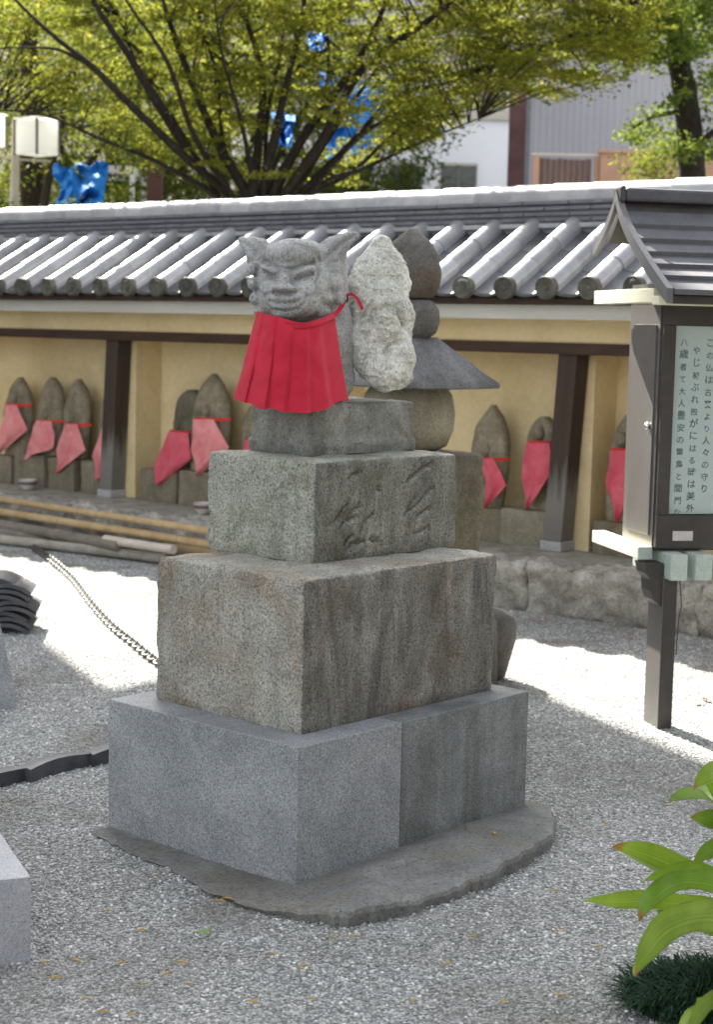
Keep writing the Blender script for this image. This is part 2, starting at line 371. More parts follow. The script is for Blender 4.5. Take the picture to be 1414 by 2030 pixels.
def cloth_mat(name, c1, c2, rough=0.8):
    k = Nd(name, rough, 0.15); v = k.co(rand=True)
    c = k.mix(c1, c2, k.ramp(k.noise(v, 9, 4, 0.6, 0.5), [(0.3, 0), (0.7, 1)]))
    w = k.noise(k.co((700, 700, 60)), 1, 2); k.bump(k.mix(w, k.noise(v, 60, 3), 0.5), 0.12, 0.003)
    k.b.inputs['Sheen Weight'].default_value = 0.15
    return k.col(c)
cloth_mat('red_cloth', (0.40, 0.012, 0.030), (0.50, 0.022, 0.046))
cloth_mat('pink_cloth', (0.60, 0.16, 0.165), (0.72, 0.30, 0.295))
cloth_mat('crimson_cloth', (0.52, 0.06, 0.095), (0.64, 0.14, 0.17))
cloth_mat('red_tie', (0.62, 0.02, 0.015), (0.70, 0.035, 0.025))

def leaf_mat(name, stops, trans=0.5, rough=0.75):
    k = Nd(name, rough, 0.08); g = k.n('ShaderNodeNewGeometry')
    c = k.ramp(g.outputs['Random Per Island'], stops)
    k.col(c); tr = k.n('ShaderNodeBsdfTranslucent'); k.l(k.mix(c, (0.8, 0.85, 0.12), 0.12, 'MIX'), tr.inputs[0])
    mx = k.n('ShaderNodeMixShader'); mx.inputs[0].default_value = trans
    k.l(k.b.outputs[0], mx.inputs[1]); k.l(tr.outputs[0], mx.inputs[2]); k.l(mx.outputs[0], k.out.inputs[0]); return k.m
leaf_mat('leaf_olive', [(0, (0.060, 0.080, 0.008)), (0.45, (0.112, 0.130, 0.014)), (0.85, (0.17, 0.18, 0.02)), (0.97, (0.25, 0.215, 0.022)), (1.0, (0.28, 0.15, 0.018))], 0.46)
leaf_mat('leaf_yellowgreen', [(0, (0.035, 0.055, 0.008)), (0.5, (0.075, 0.10, 0.014)), (0.9, (0.13, 0.155, 0.022)), (1.0, (0.22, 0.15, 0.02))], 0.36)
leaf_mat('leaf_dark', [(0, (0.018, 0.032, 0.008)), (0.6, (0.045, 0.065, 0.014)), (1.0, (0.10, 0.115, 0.025))], 0.25)
leaf_mat('leaf_green', [(0, (0.035, 0.07, 0.012)), (0.6, (0.07, 0.12, 0.02)), (1.0, (0.15, 0.18, 0.03))], 0.35)
leaf_mat('mondo', [(0, (0.008, 0.026, 0.014)), (0.6, (0.016, 0.042, 0.024)), (1.0, (0.04, 0.08, 0.045))], 0.1)
k = Nd('strap_leaf', 0.32, 0.5); v = k.co((1, 1, 1), rand=True)
c = k.mix((0.17, 0.29, 0.030), (0.32, 0.46, 0.075), k.ramp(k.noise(v, 9, 3), [(0.3, 0), (0.7, 1)]))
au = k.n('ShaderNodeAttribute'); au.attribute_name = 'across'; wv_ = k.n('ShaderNodeTexNoise', noise_dimensions='1D'); wv_.inputs['Scale'].default_value = 9.0; wv_.inputs['Detail'].default_value = 2; k.l(au.outputs['Fac'], wv_.inputs['W'])
c = k.mix(c, k.ramp(wv_.outputs['Fac'], [(0.35, 0.72), (0.65, 1.25)]), 0.8, 'MULTIPLY'); k.bump(wv_.outputs['Fac'], 0.35, 0.004)
oi2 = k.n('ShaderNodeObjectInfo'); c = k.mix(c, k.ramp(oi2.outputs['Random'], [(0, (0.7, 0.8, 0.75)), (1, (1.25, 1.15, 1.0))]), 1.0, 'MULTIPLY')
c = k.mix(c, (0.30, 0.20, 0.06), k.ramp(k.noise(v, 24, 3, 0.6), [(0.66, 0), (0.74, 0.6)]))
at = k.n('ShaderNodeAttribute'); at.attribute_name = 'tip'
c = k.mix(c, (0.36, 0.17, 0.05), k.ramp(at.outputs['Fac'], [(0.95, 0), (0.985, 0.9)])); k.col(c)
tr = k.n('ShaderNodeBsdfTranslucent'); k.l(c, tr.inputs[0]); mx = k.n('ShaderNodeMixShader'); mx.inputs[0].default_value = 0.3
k.l(k.b.outputs[0], mx.inputs[1]); k.l(tr.outputs[0], mx.inputs[2]); k.l(mx.outputs[0], k.out.inputs[0])
simple('fallen_yellow', (0.42, 0.28, 0.05), (0.52, 0.36, 0.08), 40, 0.7, 0.2, bump=0)
simple('fallen_green', (0.11, 0.19, 0.03), (0.17, 0.26, 0.05), 20, 0.6, 0.3, bump=0)
simple('fallen_red', (0.30, 0.10, 0.06), (0.36, 0.15, 0.09), 40, 0.7, 0.2, bump=0)

# gravel ground
k = Nd('gravel_ground', 0.9, 0.2); v = k.co()
vr = k.n('ShaderNodeTexVoronoi'); vr.inputs['Scale'].default_value = 130; k.l(v, vr.inputs['Vector'])
hs = k.n('ShaderNodeSeparateColor'); k.l(vr.outputs['Color'], hs.inputs[0])
c = k.ramp(hs.outputs[0], [(0, (0.15, 0.155, 0.15)), (0.35, (0.27, 0.275, 0.265)), (0.7, (0.40, 0.40, 0.385)), (1, (0.58, 0.575, 0.555))])
c = k.mix(c, k.mix(c, (0.17, 0.155, 0.13), 0.7), k.ramp(k.noise(v, 1.6, 5, 0.6, 0.6), [(0.48, 0), (0.68, 0.75)]))
k.col(k.mix(c, (0.10, 0.10, 0.095), k.ramp(vr.outputs['Distance'], [(0.5, 0), (0.85, 0.75)])))
k.bump(k.ramp(vr.outputs['Distance'], [(0, 1), (0.8, 0)]), 0.8, 0.008)
k = Nd('pebble', 0.75, 0.3)
oi = k.n('ShaderNodeObjectInfo')
gp = k.n('ShaderNodeNewGeometry'); pc = (k.ramp(oi.outputs['Random'], [(0, (0.17, 0.185, 0.175)), (0.22, (0.26, 0.27, 0.255)), (0.55, (0.37, 0.375, 0.355)), (0.85, (0.50, 0.495, 0.475)), (0.95, (0.66, 0.65, 0.62)), (1, (0.74, 0.73, 0.70))]))
k.col(k.mix(pc, k.mix(pc, (0.14, 0.125, 0.10), 0.75), k.ramp(k.noise(gp.outputs['Position'], 1.6, 5, 0.6, 0.6), [(0.48, 0), (0.66, 0.8)])))

# ================================================================== the setting: ground
o = obj('ground', [(-150, -60, 0), (150, -60, 0), (150, 240, 0), (-150, 240, 0)], [(0, 1, 2, 3)], MT['gravel_ground'], origin=(0, 0, 0)); tag(o, kind='structure')

# loose gravel over the part of the yard that shows, one mass of instanced pebbles
def pebble_mesh():
    V, Fs = ellipsoid((0, 0, 0), (1, 0.8, 0.55), 6, 4)
    V = [v * (1 + 0.25 * noise.noise(v * 2.1 + Vector((3, 1, 7)))) for v in V]
    return mesh('pebble', V, Fs, MT['pebble'], True)
def gravel():
    P = [(-1.75, 3.05), (1.6, 3.05), (2.9, 8.3), (1.2, 9.0), (-0.9, 10.4), (-2.6, 11.6), (-3.0, 11.0)]
    o = obj('gravel', [(x, y, 0.001) for x, y in P], [tuple(range(len(P)))], None, origin=(0, 0, 0))
    tag(o, 'pale grey pebble gravel covering the temple yard', 'gravel', kind='stuff')
    pb = bpy.data.objects.new('pebble_source', pebble_mesh())
    ng = bpy.data.node_groups.new('gravel_scatter', 'GeometryNodeTree')
    ng.interface.new_socket('Geometry', in_out='INPUT', socket_type='NodeSocketGeometry'); ng.interface.new_socket('Geometry', in_out='OUTPUT', socket_type='NodeSocketGeometry')
    N = ng.nodes.new; L = ng.links.new
    gi, go = N('NodeGroupInput'), N('NodeGroupOutput')
    dp = N('GeometryNodeDistributePointsOnFaces'); dp.inputs['Density'].default_value = 5200; dp.inputs['Seed'].default_value = 3
    ip = N('GeometryNodeInstanceOnPoints'); ob = N('GeometryNodeObjectInfo'); ob.inputs['Object'].default_value = pb
    rr = N('FunctionNodeRandomValue'); rr.data_type = 'FLOAT_VECTOR'; rr.inputs[0].default_value = (-0.5, -0.5, 0); rr.inputs[1].default_value = (0.5, 0.5, 6.28)
    rs = N('FunctionNodeRandomValue'); rs.data_type = 'FLOAT'; rs.inputs[2].default_value = 0.0022; rs.inputs[3].default_value = 0.0072
    L(gi.outputs[0], dp.inputs[0]); L(dp.outputs[0], ip.inputs['Points']); L(ob.outputs['Geometry'], ip.inputs['Instance'])
    L(rr.outputs[0], ip.inputs['Rotation']); L(rs.outputs[1], ip.inputs['Scale']); L(ip.outputs[0], go.inputs[0])
    m = o.modifiers.new('scatter', 'NODES'); m.node_group = ng
gravel()

# ================================================================== the niche hall (long low hall with tiled roof)
HS0, HT0 = -7.4, 8.4
hall = thing('niche_hall', 'long low ochre niche hall with grey barrel tiled roof behind the pedestal', 'hall', HW(HS0, HT0), -HY)
SL, SR = -12.0, -3.0                          # the hall's ends along its length
def hbox(name, s0, s1, t0, t1, z0, z1, mat, parent=None, bev=0.0):
    V, Fs = boxf(s0, s1, t0, t1, z0, z1, lambda s, t, z: Vector((s - HS0, t - HT0, z)), bev)
    return obj(name, V, Fs, MT[mat], parent or hall, world=False)
PZ = 0.27
pl = hbox('plinth', SL, SR, 7.86, 9.5, 0.0, PZ - 0.012, 'rubble')
s = SL; kx = 0
while s < SR - 0.05:                          # rough facing stones and kerb slabs of the plinth
    w = min(random.uniform(0.7, 1.3), SR - s)
    V, Fs = stone_box(w + 0.006, 0.24, PZ + random.uniform(-0.012, 0.006), 0.014, 0.04, 0.022, seed=kx + 3, chip=0.03)
    obj('facing_stone', [Vector((v.x + s - HS0, v.y + 7.73 - HT0, v.z)) for v in V], Fs, MT['rubble'], pl, True, world=False)
    s += w; kx += 1
wl = hbox('back_wall', SL + 0.02, SR - 0.02, 8.78, 8.92, PZ - 0.011, 1.72, 'ochre_plaster')
PIL = [-11.25, -9.235, -7.25, -5.275, -3.29]
for ps in PIL:
    lean = 0.07
    V, Fs = boxf(-0.065, 0.065, 0.0, 0.14, PZ + 0.05, 1.44, None, 0.006)
    V = [Vector((ps + v.x + lean * ((v.z - PZ) / 1.2) - lean * 0.5 - HS0 + 0.0, 8.37 + v.y - HT0, v.z)) for v in V]
    p_ = obj('pillar', V, Fs, MT['pillar_wood'], hall, world=False)
    V, Fs = boxf(-0.075, 0.075, -0.012, 0.155, PZ - 0.011, PZ + 0.05, None, 0.008)
    obj('pillar_pad', [Vector((ps + v.x - lean * 0.5 - HS0, 8.37 + v.y - HT0, v.z)) for v in V], Fs, MT['pad_stone'], p_, world=False)
    hbox('partition', ps - 0.03, ps + 0.135, 8.52, 8.779, PZ - 0.010, 1.50, 'ochre_plaster')
hbox('lintel', SL, SR, 8.335, 8.475, 1.437, 1.505, 'dark_wood', bev=0.004)
hbox('plaster_band', SL, SR, 8.35, 8.46, 1.5055, 1.70, 'ochre_plaster')
hbox('niche_ceiling', SL, SR, 8.4605, 8.779, 1.505, 1.53, 'ochre_plaster')
hbox('fascia_board', SL, SR, 8.09, 8.13, 1.638, 1.722, 'pale_board', bev=0.003)
hbox('soffit', SL, SR, 8.131, 8.76, 1.701, 1.722, 'pale_board')
hbox('eave_board', SL, SR, 7.985, 8.06, 1.7235, 1.752, 'dark_wood', bev=0.003)

# roof
SLOPE = math.atan2(0.36, 0.66); T0, Z0 = 7.93, 1.752
def rt(dy): return T0 + dy * math.cos(SLOPE), Z0 + dy * math.sin(SLOPE)
LEN = 0.80
def roofdeck():
    tr, zr = rt(LEN); tb = tr + (tr - T0) + 0.06
    prof = [(T0 + 0.02, Z0 + 0.001), (tr + 0.03, zr + 0.014), (tb, Z0 + 0.001), (tb, Z0 - 0.02), (tr, Z0 - 0.02), (T0 + 0.02, Z0 - 0.0001)]
    V, Fs = [], []
    for s_ in (SL - 0.05, SR + 0.05): V += [Vector((s_ - HS0, t - HT0, z)) for t, z in prof]
    n = len(prof); Fs = [tuple(range(n)), tuple(range(2 * n - 1, n - 1, -1))] + [(i + n, (i + 1) % n + n, (i + 1) % n, i) for i in range(n)]
    return obj('roof', V, Fs, MT['pan_tile'], hall, world=False), tr, zr, tb
roof, TR, ZR, TB = roofdeck()
def half_pipe(r0, r1, L, th=0.012, seg=14, drop=0.02):
    V, Fs = [], []
    ang = [math.pi * i / seg for i in range(seg + 1)]
    for y, r in ((0, r0), (L, r1)):
        for rr in (r, r - th):
            V.append(Vector((rr, y, -drop)))
            V += [Vector((rr * math.cos(a), y, rr * math.sin(a))) for a in ang]
            V.append(Vector((-rr, y, -drop)))
    m = seg + 3
    for i in range(m - 1):
        Fs += [(i, i + 1, 2 * m + i + 1, 2 * m + i), (m + i + 1, m + i, 3 * m + i, 3 * m + i + 1), (i + 1, i, m + i, m + i + 1), (2 * m + i, 2 * m + i + 1, 3 * m + i + 1, 3 * m + i)]
    return V, Fs
LT = LEN / 3
m_bar = [mesh('round_tile', *half_pipe(0.0600 + e, 0.0585 + e, LT + 0.012, 0.012, 14, 0.034), MT['roof_tile'], True) for e in (0, 0.001, -0.001)]
m_pan = mesh('pan_tile', *(lambda V, Fs: (V, Fs))(*half_pipe(0.115, 0.115, LT + 0.02, 0.016, 10, 0.0)), MT['pan_tile'], True)
for v in m_pan.vertices: v.co.z = -v.co.z * 0.38
m_pan.update()
lip = jl(half_pipe(0.112, 0.112, 0.02, 0.03, 10, 0.0)); lip = ([Vector((v.x, v.y, -v.z * 0.38 - 0.004)) for v in lip[0]], lip[1])
m_lip = mesh('pan_lip', *lip, MT['cap_tile'], True)
cap = lathe([(0.0, -0.03), (0.012, -0.03), (0.016, -0.026), (0.018, -0.018), (0.040, -0.018), (0.044, -0.024), (0.050, -0.026), (0.054, -0.026), (0.056, -0.034), (0.064, -0.034), (0.066, -0.028), (0.066, 0.012)], 28, fr=lambda v: Vector((v.x, v.z, v.y)))
m_cap = mesh('end_cap_tile', cap[0], [f[::-1] for f in cap[1]], MT['cap_tile'], True)
rows = [-4.826 + 0.2847 * q for q in range(-25, 7)]
for s_ in rows:
    if not (SL < s_ < SR): continue
    j = random.uniform(-0.006, 0.006)
    for q in range(3):
        t, z = rt(q * LT - 0.01 * (q == 0))
        inst('round_tile', m_bar[(q + int(s_ * 7)) % 3], roof, (s_ - HS0 + j + random.uniform(-0.003, 0.003), t - HT0, z + 0.064 + 0.001 * q), (SLOPE + random.uniform(-0.004, 0.004), 0, random.uniform(-0.008, 0.008)))
        t, z = rt(q * LT)
        inst('pan_tile', m_pan, roof, (s_ + 0.142 - HS0, t - HT0 - 0.008, z + 0.058 + 0.003 * q), (SLOPE, 0, 0))
    inst('end_cap_tile', m_cap, roof, (s_ - HS0 + j, T0 - HT0 - 0.008, Z0 + 0.062), (0.12, random.uniform(0, 6), 0))
    inst('pan_lip', m_lip, roof, (s_ + 0.142 - HS0, T0 - HT0 - 0.012, Z0 + 0.055), (0.05, 0, 0))
# ridge: base moulding, stacked courses, round cap tiles
tm = TR + 0.03; ZB = ZR + 0.055
rb = hbox('ridge', SL - 0.03, SR + 0.03, tm - 0.03, tm + 0.12, ZR - 0.02, ZB + 0.215, 'ridge_side')
zz = ZB
V, Fs = [], []
for q, (th, out, mt, ln) in enumerate([(0.034, 0.062, 'ridge_tile', 0.30), (0.028, 0.044, 'ridge_side', 0.33), (0.028, 0.050, 'ridge_side', 0.33), (0.028, 0.056, 'ridge_side', 0.33), (0.028, 0.062, 'ridge_side', 0.33)]):
    s_ = SL - 0.02 + 0.15 * (q % 2); 
    while s_ < SR:
        e = min(s_ + ln, SR)
        hbox('course_tile', s_, e - 0.004, tm - out + random.uniform(-0.003, 0.003), tm + 0.09 + out, zz + 0.004, zz + th, mt, rb, 0.006)
        s_ += ln
    zz += th + 0.006
m_rc = mesh('ridge_cap', *half_pipe(0.098, 0.092, 0.285, 0.014, 16, 0.012), MT['ridge_tile'], True)
s_ = -4.744 - 0.2765 * 26
for q in range(34):
    if SL - 0.05 < s_ < SR:
        inst('ridge_cap_tile', m_rc, rb, (s_ + 0.0 - HS0, tm + 0.045 - HT0, zz + 0.006 + random.uniform(-0.002, 0.003)), (0, 0, -math.pi / 2 + random.uniform(-0.008, 0.008)))
    s_ += 0.2765
# back slope tiles (seen only from other places): joined ribs
V, Fs = [], []
for s_ in rows:
    if SL < s_ < SR:
        v, f = half_pipe(0.06, 0.056, LEN)
        M_ = Matrix.Translation((s_ - HS0, TB - HT0, Z0 + 0.05)) @ Matrix.Rotation(math.pi, 4, 'Z') @ Matrix.Rotation(math.atan2(ZR - Z0, TB - TR), 4, 'X')
        V, Fs = jl((V, Fs), ([M_ @ p for p in v], f))
obj('back_tiles', V, Fs, MT['roof_tile'], roof, True, world=False)
hbox('rear_wall', SL + 0.02, SR - 0.02, 9.20, 9.32, PZ - 0.011, 1.728, 'ochre_plaster')

# ================================================================== niche statues with bibs
def pt(px, py, t):
    return at_t(px, py, t)
def loft_slab(cx, zs, widths, t_front, thick, lean=0.0, seed=0):
    """boat shaped memorial stone, rows of lens section; local to world by hall frame"""
    V, Fs = [], []; m = 14
    for z, w in zip(zs, widths):
        for k in range(m):
            a = 2 * math.pi * k / m
            x = math.copysign(abs(math.cos(a)) ** 0.6, math.cos(a)) * w / 2; y = math.copysign(abs(math.sin(a)) ** 0.7, math.sin(a)) * thick / 2 * min(1, 0.4 + w * 4)
            f = z - zs[0]
            p = Vector((cx + x + lean * f, t_front + thick / 2 + y + 0.06 * f, z)); p += Vector((1, 1, 0)) * 0.006 * fbm(p * 8 + Vector((seed, 0, 0)))
            V.append(HW(*p))
    n = len(zs)
    for i in range(n - 1):
        for k in range(m): Fs.append((i * m + k, i * m + (k + 1) % m, (i + 1) * m + (k + 1) % m, (i + 1) * m + k))
    Fs += [tuple(range(m))[::-1], tuple(range((n - 1) * m, n * m))]
    return V, Fs
def pl_at(pts, v):
    d = [0]
    for a, b in zip(pts[:-1], pts[1:]): d.append(d[-1] + math.hypot(b[0] - a[0], b[1] - a[1]))
    x = v * d[-1]
    return np.interp(x, d, [p[0] for p in pts]), np.interp(x, d, [p[1] for p in pts])
def cloth(L, R, place, nu=14, nv=16, bulge=0.03, fold=0.008, seed=0, th=0.004, nf=2.5):
    V, Fs = [], []
    for side in (0, 1):
        for j in range(nv + 1):
            v = j / nv; a = pl_at(L, v); b = pl_at(R, v)
            for i in range(nu + 1):
                u = i / nu
                dep = -bulge * math.sin(math.pi * u) * (0.5 + 0.5 * v) - fold * v * math.sin(nf * 2 * math.pi * u + seed + 1.5 * v) - fold * noise.noise(Vector((u * 3 + seed, v * 3, seed)))
                V.append(place(a[0] + (b[0] - a[0]) * u, a[1] + (b[1] - a[1]) * u, dep + th * side))
    n1 = (nu + 1) * (nv + 1)
    for j in range(nv):
        for i in range(nu):
            a = j * (nu + 1) + i; q = (a, a + nu + 1, a + nu + 2, a + 1)
            Fs += [q, tuple(n1 + w for w in q[::-1])]
    edge = [i for i in range(nu + 1)] + [j * (nu + 1) + nu for j in range(1, nv + 1)] + [nv * (nu + 1) + i for i in range(nu - 1, -1, -1)] + [j * (nu + 1) for j in range(nv - 1, 0, -1)]
    for a, b in zip(edge, edge[1:] + edge[:1]): Fs.append((a, b, n1 + b, n1 + a))
    return V, Fs
def niche_statue(name, label, x0, x1, ytop, ybot, base, L, R, clothm, tieY, t=8.50, shape='boat', lean=0.0, seed=0, stonem='niche_stone', basem='niche_base', tie=None):
    ct = t + 0.07
    a, b = st(pt(x0, (ytop + ybot) / 2, ct)), st(pt(x1, (ytop + ybot) / 2, ct)); cx = (a.x + b.x) / 2; w = (b.x - a.x)
    zt = st(pt((x0 + x1) / 2, ytop, ct)).z; zb = st(pt((x0 + x1) / 2, ybot, ct)).z
    bz = max(zb, PZ + 0.05)
    root = thing(name, label, 'statue', HW(cx, t + 0.07, PZ - 0.01), -HY, 'niche statues wearing bibs')
    bx0, bx1 = st(pt(base[0], 950, t)).x, st(pt(base[1], 950, t)).x
    V, Fs = stone_box(bx1 - bx0, 0.235, bz - PZ + 0.011, 0.012, 0.008, 0.03, seed=seed)
    obj('base_block', [HW(bx0 + v.x, t - 0.035 + v.y, PZ - 0.011 + v.z) for v in V], Fs, MT[basem], root, True)
    n = 18; zs, ws = [], []
    for i in range(n + 1):
        f = i / n; zs.append(bz + 0.0005 + (zt - bz) * f)
        if shape == 'boat': ws.append(w * (0.86 + 0.14 * math.sin(min(1, f / 0.45) * math.pi / 2)) * (1 if f < 0.5 else max(0.03, math.cos(math.pi / 2 * ((f - 0.5) / 0.5) ** 1.35)) ** 0.85))
        else: ws.append(w * (1 if f < 0.62 else max(0.05, math.sqrt(max(0, 1 - ((f - 0.62) / 0.39) ** 2)))) * (0.9 + 0.1 * math.sin(f * 9)))
    V, Fs = loft_slab(cx, zs, ws, t + 0.02, 0.11, lean, seed)
    obj('stone', V, Fs, MT[stonem], root, True)
    hz = st(pt((x0 + x1) / 2, tieY, t)).z
    # carved figure in relief: head above the bib, shoulders under it
    V, Fs = jl(ellipsoid(HW(cx, t + 0.045, hz + 0.045), (0.034, 0.034, 0.05), 14, 10), ellipsoid(HW(cx, t + 0.05, hz - 0.09), (w * 0.30, 0.035, 0.11), 16, 10))
    obj('relief_figure', V, Fs, MT[stonem], root, True)
    place = lambda px, py, d: pt(px, py, t - 0.05) + N1 * (max(d, -0.06) + 0.004)
    V, Fs = cloth(L, R, place, bulge=0.026, fold=0.017, seed=seed, nf=1.6)
    bib = obj('bib', V, Fs, MT[clothm], root, True)
    tx0, tx1 = tie or (x0, x1)
    pts = [pt(tx0 + (tx1 - tx0) * q / 8, tieY + 3 * q / 8, t) - N1 * (0.046 - 0.08 * (abs(q - 4) / 4) ** 2) for q in range(9)]
    V, Fs = [], []
    for p in pts: V += [p + Vector((0, 0, 0.009)), p - Vector((0, 0, 0.009)), p + N1 * 0.006 - Vector((0, 0, 0.009)), p + N1 * 0.006 + Vector((0, 0, 0.009))]
    for q in range(8):
        for e in range(4): Fs.append((q * 4 + e, (q + 1) * 4 + e, (q + 1) * 4 + (e + 1) % 4, q * 4 + (e + 1) % 4))
    Fs += [(0, 3, 2, 1), (32, 33, 34, 35)]
    obj('tie', V, Fs, MT['red_tie'], bib)
    return root
niche_statue('bibbed_statue', 'pointed niche statue whose bib hangs askew to one long tip, farthest from the dark post', 8, 57, 748, 902, (-12, 27), [(10, 803), (3, 850), (-3, 899)], [(31, 803), (52, 852), (-3, 899)], 'pink_cloth', 801, seed=1, tie=(5, 55))
niche_statue('bibbed_statue', 'pointed niche statue with faded pink bib, standing behind the white bowl', 72, 121, 748, 901, (34, 93), [(71, 834), (58, 872), (45, 911)], [(100, 835), (107, 872), (106, 888)], 'pink_cloth', 833, seed=2, tie=(68, 120))
niche_statue('bibbed_statue', 'pointed niche statue with two tone pink bib next to the dark post', 125, 173, 752, 908, (100, 152), [(127, 841), (108, 893), (115, 938)], [(151, 841), (169, 892), (115, 938)], 'pink_cloth', 840, seed=3, tie=(124, 174))
niche_statue('bibbed_statue', 'niche statue half hidden behind the dark post, only its pink bib edge showing', 196, 240, 762, 915, (166, 240), [(200, 850), (179, 905), (194, 953)], [(228, 850), (236, 900), (194, 953)], 'pink_cloth', 848, seed=4, tie=(199, 240))
niche_statue('bibbed_statue', 'leaning broken topped niche statue with deep crimson bib', 330, 384, 772, 932, (283, 356), [(333, 856), (301, 928), (315, 962)], [(371, 858), (378, 910), (315, 962)], 'crimson_cloth', 854, seed=5, shape='round', lean=0.14, stonem='mossy_brown_stone', tie=(330, 377))
niche_statue('bibbed_statue', 'tall pointed niche statue with pink bib beside the crimson bibbed one', 379, 451, 741, 934, (360, 455), [(381, 831), (380, 895), (393, 944)], [(421, 831), (452, 888), (393, 944)], 'pink_cloth', 829, t=8.46, seed=6, tie=(378, 450))
niche_statue('bibbed_statue', 'niche statue mostly hidden by the stone pedestal, a scrap of red bib showing', 478, 540, 790, 945, (470, 545), [(484, 872), (476, 925), (500, 965)], [(520, 872), (538, 920), (500, 965)], 'crimson_cloth', 870, seed=7)
niche_statue('bibbed_statue', 'tall pointed niche statue with narrow pink bib beside the tall stone pagoda', 933, 1004, 803, 1003, (953, 1004), [(950, 909), (962, 950), (964, 1008)], [(977, 909), (1004, 962), (964, 1008)], 'crimson_cloth', 908, t=8.50, seed=8, tie=(944, 1004))
niche_statue('bibbed_statue', 'round headed niche statue with full pink bib on an ochre block', 1040, 1106, 826, 1010, (1001, 1092), [(1044, 878), (1032, 945), (1048, 1010)], [(1088, 878), (1099, 930), (1048, 1010)], 'crimson_cloth', 875, t=8.50, seed=9, shape='round', basem='buff_stone', tie=(1042, 1099))
niche_statue('bibbed_statue', 'niche statue with long pleated crimson bib beside the notice board', 1204, 1268, 822, 1033, (1186, 1275), [(1210, 893), (1199, 960), (1226, 1037)], [(1252, 893), (1262, 970), (1226, 1037)], 'crimson_cloth', 890, t=8.50, seed=10, tie=(1205, 1264))

def bowl(px, py, wpx, t, label, mat, band):
    P = st(pt(px, py, t)); r = wpx / F * 10.2 / 2
    root = thing('offering_bowl', label, 'bowl', HW(P.x, t, PZ - 0.006), 0, 'offering bowls on the plinth')
    V, Fs = lathe([(r * 0.55, 0), (r * 0.6, 0.012), (r * 0.9, 0.03), (r, 0.07), (r * 1.02, 0.075), (r * 0.94, 0.075), (r * 0.85, 0.04), (r * 0.3, 0.02)], 24)
    b = obj('bowl', V, Fs, MT[mat], root, True, world=False)
    V, Fs = lathe([(r * 0.935, 0.036), (r * 1.012, 0.06), (r * 0.99, 0.06), (r * 0.92, 0.036)], 24, cap=False)
    obj('painted_band', V, Fs, MT[band], b, True, world=False)
bowl(54, 965, 46, 8.30, 'small white offering bowl with wide rim in front of the pointed statues', 'bowl_white', 'lamp_frame')
bowl(402, 1010, 44, 8.16, 'small offering bowl with red and green painted band by the pedestal', 'bowl_white', 'bowl_band')

# ================================================================== poles and logs lying before the plinth
def pole(name, label, a, b, z, r, mat, nodes=0, group='poles lying before the niche hall', taper=1.0, zb=None):
    A, B = at_z(*a, z), at_z(*b, z if zb is None else zb); n = 16
    pts = [A.lerp(B, i / n) + N1 * 0.004 * math.sin(i * 0.3 + r * 99) for i in range(n + 1)]
    rads = [r * (1 + (taper - 1) * i / n) for i in range(n + 1)]
    root = thing(name, label, 'pole' if nodes else 'log', (A + B) / 2 - Vector((0, 0, z)), 0, group)
    V, Fs = tube(pts, rads, 12, True, 0.0 if nodes else 0.07)
    obj('culm' if nodes else 'trunk', V, Fs, MT[mat], root, True)
    L = (B - A).length; d = (B - A).normalized(); kk = 0.18
    while nodes and kk < L:
        p = pts[min(n, int(kk / L * n))].lerp(pts[min(n, int(kk / L * n) + 1)], kk / L * n % 1)
        V, Fs = tube([p - d * 0.008, p - d * 0.003, p + d * 0.003, p + d * 0.008], [r * 1.0, r * 1.09, r * 1.09, r * 1.0], 12); obj('node_ring', V, Fs, MT[mat], root, True)
        kk += random.uniform(0.27, 0.36)
    return root
pole('bamboo_pole', 'long tan bamboo pole lying closest to the plinth', (-160, 965), (470, 1061), 0.265, 0.024, 'bamboo', 1)
pole('bamboo_pole', 'long tan bamboo pole lying second from the plinth', (-160, 990), (470, 1087), 0.180, 0.029, 'bamboo', 1)
pole('wooden_log', 'thick dark brown log lying beneath the bamboo poles', (-190, 1009), (236, 1082), 0.095, 0.044, 'log_dark', taper=0.95)
pole('wooden_log', 'grey weathered log on the gravel, outermost of the pole pile', (-40, 1064), (330, 1108), 0.040, 0.034, 'log_grey')
pole('wooden_log', 'short pale barkless log with cut ends on the pile', (208, 1069), (343, 1090), 0.122, 0.030, 'log_pale')
pole('wooden_log', 'brown log at the bottom of the pile, under the dark log', (-150, 1040), (480, 1118), 0.045, 0.045, 'log_dark')
pole('bamboo_pole', 'short bamboo end poking out beside the pale log', (322, 1084), (480, 1103), 0.095, 0.030, 'bamboo', 1)

# ================================================================== the stepped pedestal
Z1, Z2, Z3 = 0.4078, 0.4078 + 0.4433, 1.160
ped = thing('stone_pedestal', 'stepped stone pedestal of four tiers on a granite base and broken concrete footing', 'pedestal', PW(-3.48, 3.75), -PY)
def pblock(name, sF, tF, wl, wr, z0, h, mat, r, amp, cell, seed, chip=0.0, fn=None, flip=0):
    V, Fs = stone_box(wl, wr, h, r, amp, cell, seed, chip)
    W = [Vector((sF - wl + v.x, tF + v.y, z0 + v.z)) for v in V]
    if fn: W = [fn(p) for p in W]
    return obj(name, [PW(*p) for p in W], Fs, MT[mat], ped, True)
